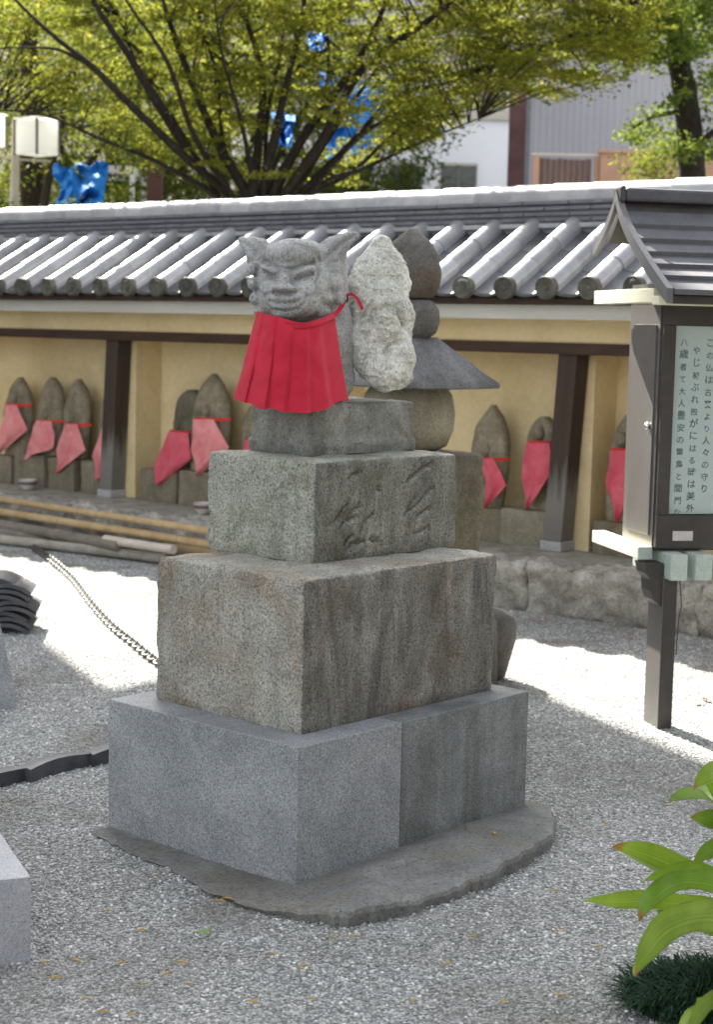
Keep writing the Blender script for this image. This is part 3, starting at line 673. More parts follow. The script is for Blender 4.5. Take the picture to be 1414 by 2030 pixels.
# footing: broken slab of concrete
fp = [at_z(x, y, 0.0) for x, y in [(178, 1652), (250, 1690), (330, 1722), (400, 1765), (480, 1800), (560, 1822), (620, 1830), (690, 1842), (760, 1830), (840, 1808), (910, 1784), (970, 1760), (1030, 1728), (1075, 1700), (1104, 1668), (1098, 1640), (1085, 1618)]]
fp += [PW(-3.04, 4.33), PW(-3.5, 4.40), PW(-4.0, 4.3), PW(-3.98, 3.7)]
def footing():
    P = []
    for a, b in zip(fp, fp[1:] + fp[:1]):
        for q in range(8): P.append(a.lerp(b, q / 8))
    c = sum(P, Vector()) / len(P); V, Fs = [], []; n = len(P); rings = [(0.985, -0.004), (0.99, 0.012), (1.0, 0.040), (0.99, 0.055), (0.93, 0.060), (0.8, 0.063), (0.5, 0.064)]
    for f, z in rings:
        for i, p in enumerate(P):
            q = c + (p - c) * f; w = noise.noise(p * 11) * 0.022 + noise.noise(p * 40) * 0.014
            q = q + (p - c).normalized() * (w if f > 0.9 else 0)
            lo = min(1, max(0.35, 0.7 + 0.5 * noise.noise(p * 2.3 + Vector((5, 2, 0)))))
            lo *= 0.15 + 0.85 * min(1, max(0, (p.x + 0.45) / 0.5))
            V.append(Vector((q.x, q.y, z * lo + (0.003 * noise.noise(q * 30) if z > 0.02 else 0))))
    for r_ in range(len(rings) - 1):
        for i in range(n): Fs.append((r_ * n + i, r_ * n + (i + 1) % n, (r_ + 1) * n + (i + 1) % n, (r_ + 1) * n + i))
    Fs.append(tuple(range((len(rings) - 1) * n, len(rings) * n)))
    obj('concrete_footing', V, Fs, MT['concrete'], ped)
footing()
sF, tF = -3.075, 3.202
def crisp(t0, t1, mat):
    V, Fs = boxf(sF - 0.812, sF, t0, t1, 0.0, Z1, PW, 0.003); return obj('granite_base_block', V, Fs, MT[mat], ped)
b1 = crisp(tF, tF + 0.440, 'granite_new')
b2 = crisp(tF + 0.4406, tF + 1.068, 'granite_new_dark'); b2['label'] = 'darker damp stained rear block of the base'
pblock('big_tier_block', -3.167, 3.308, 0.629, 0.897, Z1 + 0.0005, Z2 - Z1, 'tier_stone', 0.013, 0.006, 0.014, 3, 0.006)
# carved cursive characters on the third block's face
sf3, tf3 = -3.360, 3.547
def zoompt(x, y):
    px, py = 620 + x / 4.42, 880 + y / 4.42; d = ray(px, py); kk = (sf3 - CAM.dot(E2)) / d.dot(E2); p = CAM + d * kk
    return Vector((p.dot(N2), p.z))
STK = []
for w, dep, pts in [(0.009, 0.016, [(842, 335), (900, 285), (960, 230), (1035, 185)]), (0.006, 0.008, [(960, 140), (975, 200)]),
    (0.008, 0.013, [(830, 625), (900, 560), (960, 500), (1050, 400)]), (0.005, 0.007, [(905, 455), (860, 530), (830, 590)]),
    (0.008, 0.013, [(928, 645), (980, 600), (1025, 565)]), (0.007, 0.011, [(900, 790), (960, 770), (1015, 735)]),
    (0.009, 0.013, [(335, 300), (370, 270), (405, 255)]), (0.007, 0.011, [(575, 385), (600, 415)]),
    (0.006, 0.011, [(195, 695), (250, 620), (310, 540)]), (0.006, 0.010, [(245, 745), (310, 670), (350, 600), (410, 540)]),
    (0.007, 0.012, [(275, 710), (330, 675), (395, 640)]), (0.006, 0.010, [(465, 690), (510, 655), (550, 600)]), (0.007, 0.012, [(370, 590), (420, 560)]),
    (0.006, 0.011, [(285, 890), (310, 840), (345, 810)]), (0.006, 0.011, [(310, 935), (350, 870), (400, 850), (380, 920)]), (0.006, 0.011, [(405, 890), (450, 850)]),
    (0.009, 0.013, [(520, 835), (570, 860)]), (0.005, 0.009, [(420, 780), (450, 720), (500, 690)])]:
    STK.append(([zoompt(*p) for p in pts], w * 0.85, dep * 1.7))
def carve(p):
    if p.x > sf3 - 0.02:
        g = groove(Vector((p.y, p.z)), STK)
        if g: return Vector((p.x - g, p.y, p.z))
    return p
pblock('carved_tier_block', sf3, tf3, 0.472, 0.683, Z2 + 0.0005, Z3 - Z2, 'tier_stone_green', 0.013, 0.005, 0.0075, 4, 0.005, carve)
def moulded(p):
    f = p.z - Z3
    return Vector((p.x, p.y, p.z)) if f > 0.04 else Vector((p.x + (0.008 if p.x > -3.6 else -0.008), p.y + (-0.008 if p.y < 3.9 else 0.008), p.z))
pblock('statue_plinth', -3.515, 3.69, 0.275, 0.50, Z3 + 0.0005, 0.165, 'plinth_stone', 0.02, 0.009, 0.012, 5, 0.012, moulded)

# ---- beast headed statue with red bib
BD = 5.19                                      # its distance along the view, from where it stands on the pedestal
def B(px, py, y=0.0): return at_d(px, py, BD) + Vector((0, y, 0))
MM = BD / F
def el(px, py, y, rx, ry, rz, rot=0, tilt=0):
    return ellipsoid(B(px, py, y), (rx * MM, ry * MM, rz * MM), 22, 16, Matrix.Rotation(math.radians(rot), 3, 'Y') @ Matrix.Rotation(math.radians(tilt), 3, 'X'))
def horn(pts, rads): return tube(crom([B(*p) for p in pts], 5), [r * MM for r in rads], 10)
hp = [el(588, 566, 0.02, 84, 84, 80), el(583, 596, -0.02, 66, 74, 48), el(587, 508, 0.004, 66, 76, 35), el(640, 560, 0.05, 48, 62, 70), el(532, 555, 0.05, 36, 60, 62),
      # left horn ear, right horn ear
      horn([(528, 545, 0.03), (512, 510, 0.02), (500, 490, 0.01), (484, 480, 0.0), (470, 473, -0.005)], [30, 28, 24, 14, 4]), horn([(530, 500, 0.03), (512, 487, 0.02), (492, 478, 0.0)], [16, 17, 8]),
      horn([(652, 560, 0.03), (656, 520, 0.02), (668, 492, 0.01), (690, 474, 0.0), (712, 466, -0.005)], [32, 30, 25, 15, 4]), horn([(640, 500, 0.03), (660, 484, 0.02), (692, 470, 0.0)], [18, 18, 9]),
      # mane curls
      el(503, 532, -0.03, 12, 16, 13), el(506, 562, -0.04, 13, 18, 13), el(511, 592, -0.04, 13, 18, 13), el(520, 617, -0.03, 14, 18, 12),
      el(652, 590, -0.03, 15, 18, 15), el(668, 560, -0.02, 15, 18, 17), el(645, 618, -0.03, 15, 18, 13), el(672, 535, -0.01, 13, 16, 15), el(676, 590, 0.0, 13, 16, 15),
      # brow roll, cheeks, nose, lips, chin
      el(546, 536, -0.098, 22, 14, 8, 14), el(612, 538, -0.098, 24, 14, 8, -14), el(548, 572, -0.10, 22, 16, 17), el(614, 575, -0.10, 23, 16, 17),
      el(577, 560, -0.125, 12, 16, 20), el(577, 573, -0.132, 22, 18, 9), el(576, 595, -0.11, 30, 16, 7), el(576, 608, -0.105, 24, 16, 8), el(578, 622, -0.085, 30, 18, 12),
      # body, shoulders, lap
      el(585, 690, 0.06, 76, 56, 90), el(585, 760, 0.06, 96, 58, 55), el(630, 690, 0.10, 60, 50, 80), el(640, 750, 0.10, 60, 52, 60), el(664, 690, 0.13, 34, 46, 100), el(528, 750, 0.06, 40, 50, 40)]
FS = []
def fg(w, dep, pts): FS.append(([Vector((B(x, y).x, B(x, y).z)) for x, y in pts], w * MM, dep))
fg(5.0, 0.017, [(527, 518), (545, 528), (565, 535), (585, 537), (605, 534), (628, 522)])      # under the fringe
fg(5.0, 0.017, [(533, 543), (545, 550), (557, 555)]); fg(5.0, 0.017, [(598, 556), (612, 551), (627, 545)])   # eyes
fg(2.6, 0.007, [(533, 553), (548, 561)]); fg(2.6, 0.007, [(606, 561), (622, 555)])
fg(4.0, 0.016, [(556, 582), (565, 584), (577, 582), (590, 584), (598, 581)])                  # under the nose
fg(3.8, 0.012, [(548, 597), (560, 602), (577, 602), (593, 602), (606, 597)])                  # mouth
fg(3.0, 0.008, [(553, 615), (577, 618), (600, 614)])
fg(3.0, 0.007, [(536, 588), (541, 604), (552, 618)]); fg(3.0, 0.007, [(620, 588), (614, 604), (602, 617)])
for q in range(9): fg(1.5, 0.004, [(538 + q * 11, 488), (538 + q * 11.5, 520)])
for q in range(11): fg(1.6, 0.005, [(522 + q * 12, 624 + 8 * math.sin(q / 10 * math.pi)), (524 + q * 12, 644)])
fg(5, 0.014, [(655, 508), (675, 486), (700, 470)]); fg(4, 0.010, [(508, 505), (495, 488), (478, 478)])
fg(4, 0.012, [(636, 505), (640, 540), (630, 575)]); fg(3.5, 0.009, [(529, 500), (524, 540), (530, 570)])
def beast(v, n):
    if n.y < 0.1:
        v = v + Vector((0, groove(Vector((v.x, v.z)), FS), 0))
    return v + n * (0.0022 * fbm(v * 26, 3) + 0.0018 * noise.noise(v * 90))
bs = thing('beast_statue', 'grey stone beast headed statue with flared ears wearing a red bib', 'statue', at_z(585, 812, Z3 + 0.165) if False else B(585, 797, 0.03), 0)
bv, bf = remesh('beast', hp, 0.0042, 2, None, beast)
C0 = B(588, 700, 0.03); RZ = Matrix.Rotation(math.radians(-7), 3, 'Z')
zb0 = Z3 + 0.150
bv = [C0 + RZ @ (v - C0) for v in bv]; bv = [Vector((v.x, v.y, max(v.z, zb0))) for v in bv]
obj('body', bv, bf, MT['beast_stone'], bs, True)
def ph0(u): return float(np.interp(u, [0, 0.13, 0.31, 0.47, 0.68, 0.86, 1.0], [0.25, 1, 2, 3, 4, 5, 5.7]))
def bibgrid():
    nu, nv = 56, 30; V, Fs = [], []
    Lp = [(511, 617), (497, 672), (482, 732), (465, 789)]; Rp = [(664, 626), (672, 680), (681, 735), (692, 793)]
    for side in (0, 1):
        for j in range(nv + 1):
            v = j / nv; a = pl_at(Lp, v); b = pl_at(Rp, v)
            for i in range(nu + 1):
                u = i / nu; x = a[0] + (b[0] - a[0]) * u; y = a[1] + (b[1] - a[1]) * u
                y += math.sin(math.pi * u) * (15 + 5 * v - 4 * math.sin(7 * u)) + 5 * v * noise.noise(Vector((u * 6, 0, 4))) + 3 * v * (((ph0(u)) % 1.0) - 0.5)
                wrap = -0.150 + 0.105 * (abs(u - 0.47) * 2) ** 2.4 - 0.035 * v * math.sin(math.pi * u)
                # knife pleats: sharp saw toothed folds opening downwards
                ph = float(np.interp(u + 0.03 * (1 - v) * math.sin(9 * u), [0, 0.13, 0.31, 0.47, 0.68, 0.86, 1.0], [0.25, 1, 2, 3, 4, 5, 5.7])); saw = (ph % 1.0)
                s_ = (saw if saw < 0.88 else (1 - saw) * 7.3)
                fold = -(0.017 + 0.014 * noise.noise(Vector((int(ph) * 3.7, 1, 1)))) * (s_ - 0.45) * (0.30 + 0.85 * v) - 0.009 * noise.noise(Vector((u * 4, v * 3, 2))) - 0.004 * noise.noise(Vector((u * 11 + v * 4, v * 7, 7)))
                p = B(x, y, wrap + fold + 0.003 * side); V.append(p)
    n1 = (nu + 1) * (nv + 1)
    for j in range(nv):
        for i in range(nu):
            a = j * (nu + 1) + i; q = (a, a + nu + 1, a + nu + 2, a + 1); Fs += [q, tuple(n1 + w for w in q[::-1])]
    edge = [i for i in range(nu + 1)] + [j * (nu + 1) + nu for j in range(1, nv + 1)] + [nv * (nu + 1) + i for i in range(nu - 1, -1, -1)] + [j * (nu + 1) for j in range(nv - 1, 0, -1)]
    for a, b in zip(edge, edge[1:] + edge[:1]): Fs.append((a, b, n1 + b, n1 + a))
    return V, Fs
bib = obj('bib', *bibgrid(), MT['red_cloth'], bs, True)
def ribbon(pts, w, parent, mat, name, up=Vector((0, 0, 1)), th=0.003):
    P = crom(pts, 6); V, Fs = [], []; n = len(P)
    for i, p in enumerate(P):
        t = (P[min(i + 1, n - 1)] - P[max(i - 1, 0)]).normalized(); b = t.cross(Vector((0, 1, 0))).normalized() * w / 2
        d = Vector((0, th, 0)); V += [p + b, p - b, p - b + d, p + b + d]
    for i in range(n - 1):
        for e in range(4): Fs.append((i * 4 + e, (i + 1) * 4 + e, (i + 1) * 4 + (e + 1) % 4, i * 4 + (e + 1) % 4))
    Fs += [(0, 3, 2, 1), (4 * n - 4, 4 * n - 3, 4 * n - 2, 4 * n - 1)]
    return obj(name, V, Fs, mat, parent, True)
ribbon([B(511, 622, -0.045), B(535, 637, -0.11), B(560, 644, -0.145), B(590, 646, -0.155), B(620, 643, -0.142), B(645, 634, -0.105), B(663, 625, -0.05)], 0.016, bib, MT['red_cloth'], 'neck_band')
ribbon([B(655, 632, -0.06), B(670, 618, -0.03), B(680, 602, -0.015), B(684, 588, -0.01)], 0.014, bib, MT['red_cloth'], 'tie')
ribbon([B(683, 589, -0.014), B(696, 584, -0.03), B(708, 592, -0.04), B(716, 608, -0.045), B(719, 614, -0.045)], 0.009, bib, MT['red_cloth'], 'tie')

# ---- pale rough carved rock beside it
RD = 5.36
def K(px, py, y=0.0): return at_d(px, py, RD) + Vector((0, y, 0))
MK = RD / F
def ek(px, py, y, rx, ry, rz, rot=0): return ellipsoid(K(px, py, y), (rx * MK, ry * MK, rz * MK), 20, 14, Matrix.Rotation(math.radians(rot), 3, 'Y'))
outl = [(738, 735, 758, 792), (745, 700, 715, 815), (0, 0, 690, 822), (0, 0, 650, 818), (0, 0, 600, 813), (0, 0, 560, 814)]
rows_ = [(772, 752, 790), (755, 728, 815), (735, 706, 820), (705, 690, 824), (670, 684, 817), (640, 684, 812), (600, 686, 812), (560, 690, 814), (530, 700, 806), (505, 716, 794), (488, 732, 780), (476, 746, 770), (470, 753, 763)]
def rock_loft():
    V, Fs = [], []; m = 20
    for y, a, b in rows_:
        c = (a + b) / 2; w = (b - a) / 2; dp = 0.30 + 0.45 * min(1, (y - 466) / 120)
        for k in range(m):
            q = 2 * math.pi * k / m
            V.append(K(c + w * math.copysign(abs(math.cos(q)) ** 0.7, math.cos(q)), y, 0.0) + Vector((0, dp * 0.13 * math.sin(q) + (-0.02 if y > 640 else 0), 0)))
    n = len(rows_)
    for i in range(n - 1):
        for k in range(m): Fs.append((i * m + k, (i + 1) * m + k, (i + 1) * m + (k + 1) % m, i * m + (k + 1) % m))
    Fs += [tuple(range(m)), tuple(range((n - 1) * m, n * m))[::-1]]
    return V, Fs
kp = [rock_loft(), ek(765, 650, -0.105, 26, 26, 30), ek(764, 644, -0.125, 16, 20, 18), ek(735, 690, -0.09, 26, 28, 44, 18), ek(795, 690, -0.09, 24, 28, 40, -18), ek(766, 735, -0.105, 46, 34, 34), ek(748, 700, -0.11, 12, 18, 34, 25), ek(783, 700, -0.11, 12, 18, 34, -25), ek(800, 640, -0.05, 18, 26, 60), ek(712, 610, -0.04, 20, 28, 80)]
KS = []
def kg(w, dep, pts): KS.append(([Vector((K(x, y).x, K(x, y).z)) for x, y in pts], w * MK, dep))
kg(5, 0.016, [(735, 640), (740, 618), (765, 608), (790, 618), (796, 645)]); kg(3.5, 0.011, [(753, 642), (762, 646)]); kg(3.5, 0.011, [(770, 646), (778, 640)]); kg(3, 0.01, [(758, 662), (772, 662)])
kg(5, 0.014, [(742, 676), (765, 686), (792, 674)]); kg(4, 0.012, [(720, 660), (728, 700), (718, 735)]); kg(4, 0.012, [(765, 690), (768, 730)]); kg(4, 0.012, [(690, 650), (720, 630), (738, 600)])
def rock(v, n):
    if n.y < 0.2: v = v + Vector((0, groove(Vector((v.x, v.z)), KS), 0))
    c = noise.cell_vector(v * 22 + Vector((noise.noise(v * 12), noise.noise(v * 12 + Vector((5, 5, 5))), 0)) * 0.8)
    return v + n * (0.009 * fbm(v * 15, 4) + 0.007 * (c.x - 0.5) + 0.004 * noise.noise(v * 70))
rv, rf = remesh('rock', kp, 0.0055, 1, None, rock)
zr0 = Z3 + 0.148
rs_ = obj('carved_rock', [Vector((v.x, v.y, max(v.z, zr0))) for v in rv], rf, MT['pale_rock'], None, False)
tag(rs_, 'pale rough upright rock carved with a small seated figure beside the beast statue', 'statue')

# ================================================================== tall stone pagoda of stacked shapes behind the pedestal
GD = 7.30
def G(px, py): return at_d(px, py, GD)
GC = at_z(795, 1349); GX, GY_ = GC.x, GC.y
def gz(py): return G(800, py).z
pg = thing('stone_pagoda', 'tall weathered stone pagoda with jewel, flared roof and globe behind the pedestal', 'pagoda', (GX, GY_, 0), math.radians(-4))
def worn(V, amp=0.01, f=9): return [v + v.normalized() * amp * fbm(v * f + Vector((2, 3, 1)), 3) for v in V]
def gbox(name, w, z0, z1, mat, r=0.02, rot=40):
    V, Fs = stone_box(w, w, z1 - z0, r, 0.006, 0.03, seed=int(z0 * 10) + 20, chip=0.012); M_ = Matrix.Rotation(math.radians(rot), 4, 'Z')
    return obj(name, [M_ @ (v - Vector((w / 2, w / 2, 0))) + Vector((0, 0, z0)) for v in V], Fs, MT[mat], pg, True, world=False)
ze = gz(765); zg = gz(893); zj = gz(668)
gbox('ground_slab', 0.62, 0.0, 0.30, 'dark_stone'); gbox('lower_base', 0.54, 0.3005, gz(1088), 'dark_stone'); gbox('base_cube', 0.50, gz(1088) + 0.0005, zg, 'mossy_brown_stone')
h = ze - zg; V, Fs = lathe([(0.12, 0), (0.175, 0.03), (0.203, h * 0.35), (0.209, h * 0.6), (0.192, h * 0.88), (0.16, h + 0.01)], 32, (0, 0, zg + 0.0005)); obj('globe', worn(V, 0.006), Fs, MT['buff_stone'], pg, True, world=False)
def groof():
    V, Fs = [], []; H_ = zj - ze; lv = [(0.278, 0.0, 0.0), (0.284, 0.004, 0.002), (0.280, 0.018, 0.004), (0.226, 0.018 + (H_ - 0.018) * 0.26, 0.002), (0.18, 0.018 + (H_ - 0.018) * 0.54, 0), (0.125, 0.018 + (H_ - 0.018) * 0.80, 0), (0.085, H_, 0)]; m = 8
    for hw, z, up in lv:
        for sd in range(4):
            for i in range(m):
                x = -1 + 2 * i / m; p = [(x, -1), (1, x), (-x, 1), (-1, -x)][sd]
                V.append(Matrix.Rotation(math.radians(42), 3, 'Z') @ Vector((p[0] * hw, p[1] * hw, z + up * abs(x) ** 3)) + Vector((0, 0, ze)))
    N_ = 4 * m
    for r_ in range(len(lv) - 1):
        for i in range(N_): Fs.append((r_ * N_ + i, r_ * N_ + (i + 1) % N_, (r_ + 1) * N_ + (i + 1) % N_, (r_ + 1) * N_ + i))
    Fs += [tuple(range(N_))[::-1], tuple(range((len(lv) - 1) * N_, len(lv) * N_))]
    return V, Fs
V, Fs = groof(); obj('roof_stone', worn(V, 0.005, 14), Fs, MT['roof_stone'], pg, True, world=False)
zt_, zn = gz(456), gz(592)
V, Fs = lathe([(0.09, 0), (0.115, 0.02), (0.13, 0.07), (0.125, 0.12), (0.10, 0.155), (0.07, zn - zj)], 28, (0, 0, zj)); obj('neck_bowl', worn(V, 0.005), Fs, MT['dark_stone'], pg, True, world=False)
hh = zt_ - zn; V, Fs = lathe([(0.085, 0.0), (0.10, 0.005), (0.125, hh * 0.18), (0.132, hh * 0.36), (0.12, hh * 0.58), (0.09, hh * 0.78), (0.05, hh * 0.92), (0.018, hh)], 28, (0, 0, zn)); obj('jewel', worn(V, 0.006), Fs, MT['dark_stone'], pg, True, world=False)

# rounded dark stone on the gravel behind the pedestal
GB = at_z(985, 1347); V, Fs = lathe([(0.07, 0), (0.10, 0.02), (0.125, 0.10), (0.145, 0.20), (0.148, 0.27), (0.13, 0.32), (0.08, 0.345), (0.02, 0.35)], 28)
o = obj('round_stone', [GB + v * 0.92 + Vector((-0.055, 0, 0)) + Vector((v.x, v.y, 0)) * 0.06 * fbm(v * 6) for v in V], Fs, MT['round_dark'], None, True); tag(o, 'dark rounded basin shaped stone on the gravel behind the big tier block', 'stone')

# ================================================================== roofed notice board
SA = math.radians(12); SO = Vector((1.225, 6.439, 0))
AX = Vector((math.cos(SA), math.sin(SA), 0)); AY = Vector((-math.sin(SA), math.cos(SA), 0))
sg = thing('notice_board', 'roofed wooden notice board with glazed case and handwritten paper', 'notice board', SO, SA)
SLEAN = -0.002
def sgp(x, y, z): return SO + AX * (x + SLEAN * z) + AY * y + Vector((0, 0, z))
def sbox(name, x0, x1, y0, y1, z0, z1, mat, parent=None, bev=0.003):
    V, Fs = boxf(x0, x1, y0, y1, z0, z1, sgp, bev); return obj(name, V, Fs, MT[mat], parent or sg)
for lx in (0.0, 1.12):
    lg = sbox('leg', lx, lx + 0.057, 0.012, 0.16, -0.01, 0.66, 'sign_dark', bev=0.004)
    sbox('leg_cladding', lx - 0.004, lx - 0.0005, 0.013, 0.159, -0.008, 0.62, 'sign_metal', lg, 0)
sbox('case', -0.03, 1.20, 0.075, 0.395, 0.72, 1.68, 'sign_dark')
sbox('side_panel', -0.0345, -0.0305, 0.075, 0.395, 0.722, 1.678, 'sign_metal', bev=0)
dr = sbox('side_door', -0.040, -0.035, 0.105, 0.345, 0.765, 1.60, 'sign_metal', bev=0.0015)
V, Fs = ellipsoid((0, 0, 0), (0.012, 0.014, 0.014), 14, 10); obj('knob', [sgp(v.x - 0.05, 0.135 + v.y, 1.20 + v.z) for v in V], Fs, MT['chrome'], dr, True)
# front frame of the case
sbox('frame_rail', -0.03, 1.20, 0.045, 0.0745, 0.72, 0.852, 'sign_dark'); sbox('frame_rail', -0.03, 1.20, 0.045, 0.0745, 1.60, 1.68, 'sign_dark')
sbox('frame_stile', -0.03, 0.022, 0.0455, 0.0747, 0.8525, 1.5995, 'sign_dark'); sbox('frame_stile', 1.15, 1.20, 0.0455, 0.0747, 0.8525, 1.5995, 'sign_dark')
pp = sbox('paper_sheet', 0.024, 1.148, 0.0715, 0.0735, 0.856, 1.597, 'paper', bev=0)
k = Nd('case_glass', 0.05, 0.5); k.b.inputs['Transmission Weight'].default_value = 1.0; k.b.inputs['IOR'].default_value = 1.02; k.col((0.93, 0.97, 0.96))
sbox('pane', 0.0225, 1.1495, 0.053, 0.056, 0.853, 1.599, 'case_glass', bev=0)
sbox('name_plate', 0.040, 0.125, 0.0425, 0.0448, 0.752, 0.79, 'plate_metal', bev=0)
def column(text, x, ztop, size):
    V, Fs = [], []
    for i, ch in enumerate(text):
        cu = bpy.data.curves.new('t', 'FONT'); cu.body = ch; cu.size = size; cu.align_x = 'CENTER'; cu.offset = size * 0.012; cu.resolution_u = 2
        to = bpy.data.objects.new('t', cu); COL.objects.link(to)
        dg = bpy.context.evaluated_depsgraph_get(); me = bpy.data.meshes.new_from_object(to.evaluated_get(dg))
        a = (random.uniform(-0.06, 0.06), random.uniform(0.85, 1.12))
        v = [Vector(((q.co.x + q.co.y * a[0]) * a[1], q.co.y * a[1], 0)) for q in me.vertices]; f = [tuple(p.vertices) for p in me.polygons]
        bpy.data.objects.remove(to); bpy.data.curves.remove(cu); bpy.data.meshes.remove(me)
        V, Fs = jl((V, Fs), ([sgp(x + q.x, 0.0705, ztop - (i + 0.85) * 0.0480 + q.y) for q in v], f))
    obj('lettering', V, Fs, MT['ink'], pp)
column('八歳者て大人豊安の霊鳥と間門な', 0.066, 1.562, 0.035)
column('やじ被ぶれ殿がにはる時は美外、', 0.120, 1.530, 0.035)
column('この仏は古来より人々の守り', 0.176, 1.560, 0.035)
for q, tx in enumerate(['信仰あつく祈願する者多し', '石像の由来を伝える', '当寺の地蔵尊と']): column(tx, 0.232 + 0.056 * q, 1.55, 0.035)
# beams under and over the case
sbox('sill_beam', -0.092, -0.034, 0.075, 0.60, 0.675, 0.725, 'cream_paint', bev=0.004)
sbox('beam_end', -0.0925, -0.0335, 0.066, 0.0745, 0.6745, 0.7255, 'verdigris', bev=0.002)
for lx in (0.0, 0.105, 0.9): sbox('joist', lx, lx + 0.072, -0.045, 0.36, 0.605, 0.708, 'verdigris', bev=0.006)
sbox('support_beam', -0.02, 1.19, 0.08, 0.34, 0.7085, 0.7195, 'sign_dark', bev=0)
def bracket(x0, x1):
    pr = [(0.03, 0.60)] + [(0.02 - 0.085 * math.sin(a), 0.475 + 0.125 * (1 - math.cos(a))) for a in [i / 8 * math.pi / 2 for i in range(9)]] + [(-0.075, 0.66), (0.03, 0.66)]
    pr = [(-0.085, 0.665), (-0.075, 0.625), (-0.055, 0.60), (-0.052, 0.555), (-0.04, 0.52), (-0.01, 0.495), (0.0, 0.49), (0.0, 0.665)]
    V = [sgp(x, y, z) for y in (x0, x1) for x, z in pr]; n = len(pr)
    return V, [tuple(range(n)), tuple(range(2 * n - 1, n - 1, -1))] + [(i + n, (i + 1) % n + n, (i + 1) % n, i) for i in range(n)]
V, Fs = bracket(0.02, 0.12); obj('bracket', V, Fs, MT['sign_dark'], sg)
sbox('purlin', -0.145, 1.3, -0.17, -0.10, 1.672, 1.705, 'cream_paint', bev=0.003)
sbox('tie_beam', -0.14, -0.07, -0.099, 0.55, 1.6805, 1.735, 'cream_paint', bev=0.003)
sbox('head_beam', -0.03, 1.2, 0.06, 0.40, 1.6805, 1.76, 'sign_dark', bev=0)
# curved roof: boards in courses, barge boards, ridge
RY, RZt = 0.30, 2.095
def rz_(d): return RZt - 0.395 * (d / 0.56) ** 0.72 if d > 0 else RZt
def rprof(sgn, d0, d1, th, x0, x1, n=6, lift=0.0):
    V, Fs = [], []
    for x in (x0, x1):
        for i in range(n + 1):
            d = d0 + (d1 - d0) * i / n
            V += [sgp(x, RY + sgn * d, rz_(d) + lift), sgp(x, RY + sgn * d, rz_(d) + lift - th)]
    m = 2 * (n + 1)
    for i in range(n):
        a = 2 * i; Fs += [(a, a + 2, m + a + 2, m + a), (a + 1, m + a + 1, m + a + 3, a + 3), (a, a + 1, a + 3, a + 2), (m + a, m + a + 2, m + a + 3, m + a + 1)]
    Fs += [(0, m, m + 1, 1), (2 * n, 2 * n + 1, m + 2 * n + 1, m + 2 * n)]
    return V, Fs
V, Fs = jl(rprof(-1, 0.0, 0.55, 0.03, -0.13, 1.32, 10), rprof(1, 0.0, 0.13, 0.03, -0.13, 1.32, 8)); rf = obj('board_roof', V, Fs, MT['sign_dark'], sg)
dd = [0.05, 0.13, 0.215, 0.30, 0.385, 0.47, 0.575]
for i in range(6):
    V, Fs = rprof(-1, dd[i], dd[i + 1] + 0.004, 0.020, -0.128, 1.322, 3, 0.020 + 0.000); V = [v + Vector((0, 0, 0.018 * ((j % 8) // 2) / 3)) for j, v in enumerate(V)]; V = [v - AY * 0.0 for v in V]; obj('roof_course', V, Fs, MT['sign_roof'], rf)
for i in range(1):
    V, Fs = rprof(1, dd[i], dd[i + 1] - 0.006, 0.018, -0.128, 1.322, 3, 0.022); obj('roof_course', V, Fs, MT['sign_roof'], rf)
V, Fs = rprof(-1, 0.0, 0.57, 0.055, -0.155, -0.13, 12, 0.036); obj('barge_board', V, Fs, MT['sign_barge'], rf)
V, Fs = rprof(1, 0.0, 0.24, 0.038, -0.155, -0.138, 10, 0.034); obj('barge_board', V, Fs, MT['sign_barge'], rf)
sbox('ridge_beam', -0.127, 1.33, RY - 0.045, RY + 0.045, RZt - 0.01, RZt + 0.045, 'sign_roof', rf, 0.012); sbox('ridge_end', -0.150, -0.128, RY - 0.05, RY + 0.05, RZt - 0.015, RZt + 0.052, 'sign_dark', rf, 0.01)
V, Fs = tube([sgp(0.068, 0.02, 0.60), sgp(0.072, 0.0, 0.5), sgp(0.066, 0.01, 0.44), sgp(0.062, 0.012, 0.30)], 0.0025, 6); obj('cable', V, Fs, MT['sign_dark'], sg, True)

# ================================================================== yard things at the left
def stack_tile(i):
    V, Fs = [], []; n = 12; R_ = 0.21; arc = 1.35; L = 0.27; th = 0.020
    for y in (0, L):
        for r in (R_, R_ - th):
            for q in range(n + 1):
                a = math.pi / 2 + arc * (q / n - 0.5); V.append(Vector((r * math.cos(a), y, r * math.sin(a) - R_ * math.cos(arc / 2))))
    m = n + 1
    for q in range(n): Fs += [(q, q + 1, 2 * m + q + 1, 2 * m + q), (m + q + 1, m + q, 3 * m + q, 3 * m + q + 1), (q + 1, q, m + q, m + q + 1), (2 * m + q, 2 * m + q + 1, 3 * m + q + 1, 3 * m + q)]
    Fs += [(0, 2 * m, 3 * m, m), (n, m + n, 3 * m + n, 2 * m + n)]
    return V, Fs
SP = at_z(6, 1258); m_st = mesh('stacked_tile', *stack_tile(0), MT['black_tile'], True)
for i in range(9):
    o = bpy.data.objects.new('stacked_tile', m_st); put(o)
    o.location = SP + Vector((0.012 * math.sin(i * 2.1) + (0.03 if i in (3, 4) else 0) - (0.05 if i == 8 else 0), random.uniform(-0.01, 0.01), 0.0285 * i + 0.012)); o.rotation_euler = (0, 0, random.uniform(-0.06, 0.06) + 0.12)
    tag(o, ('lowest curved black roof tile of the stack, resting on the gravel' if i == 0 else 'topmost curved black roof tile of the stack, set back a little' if i == 8 else 'curved black roof tile within the stack, jutting past its neighbours' if i in (3, 4) else 'curved black roof tile in the middle of the stack'), 'roof tile', 'stacked black roof tiles')
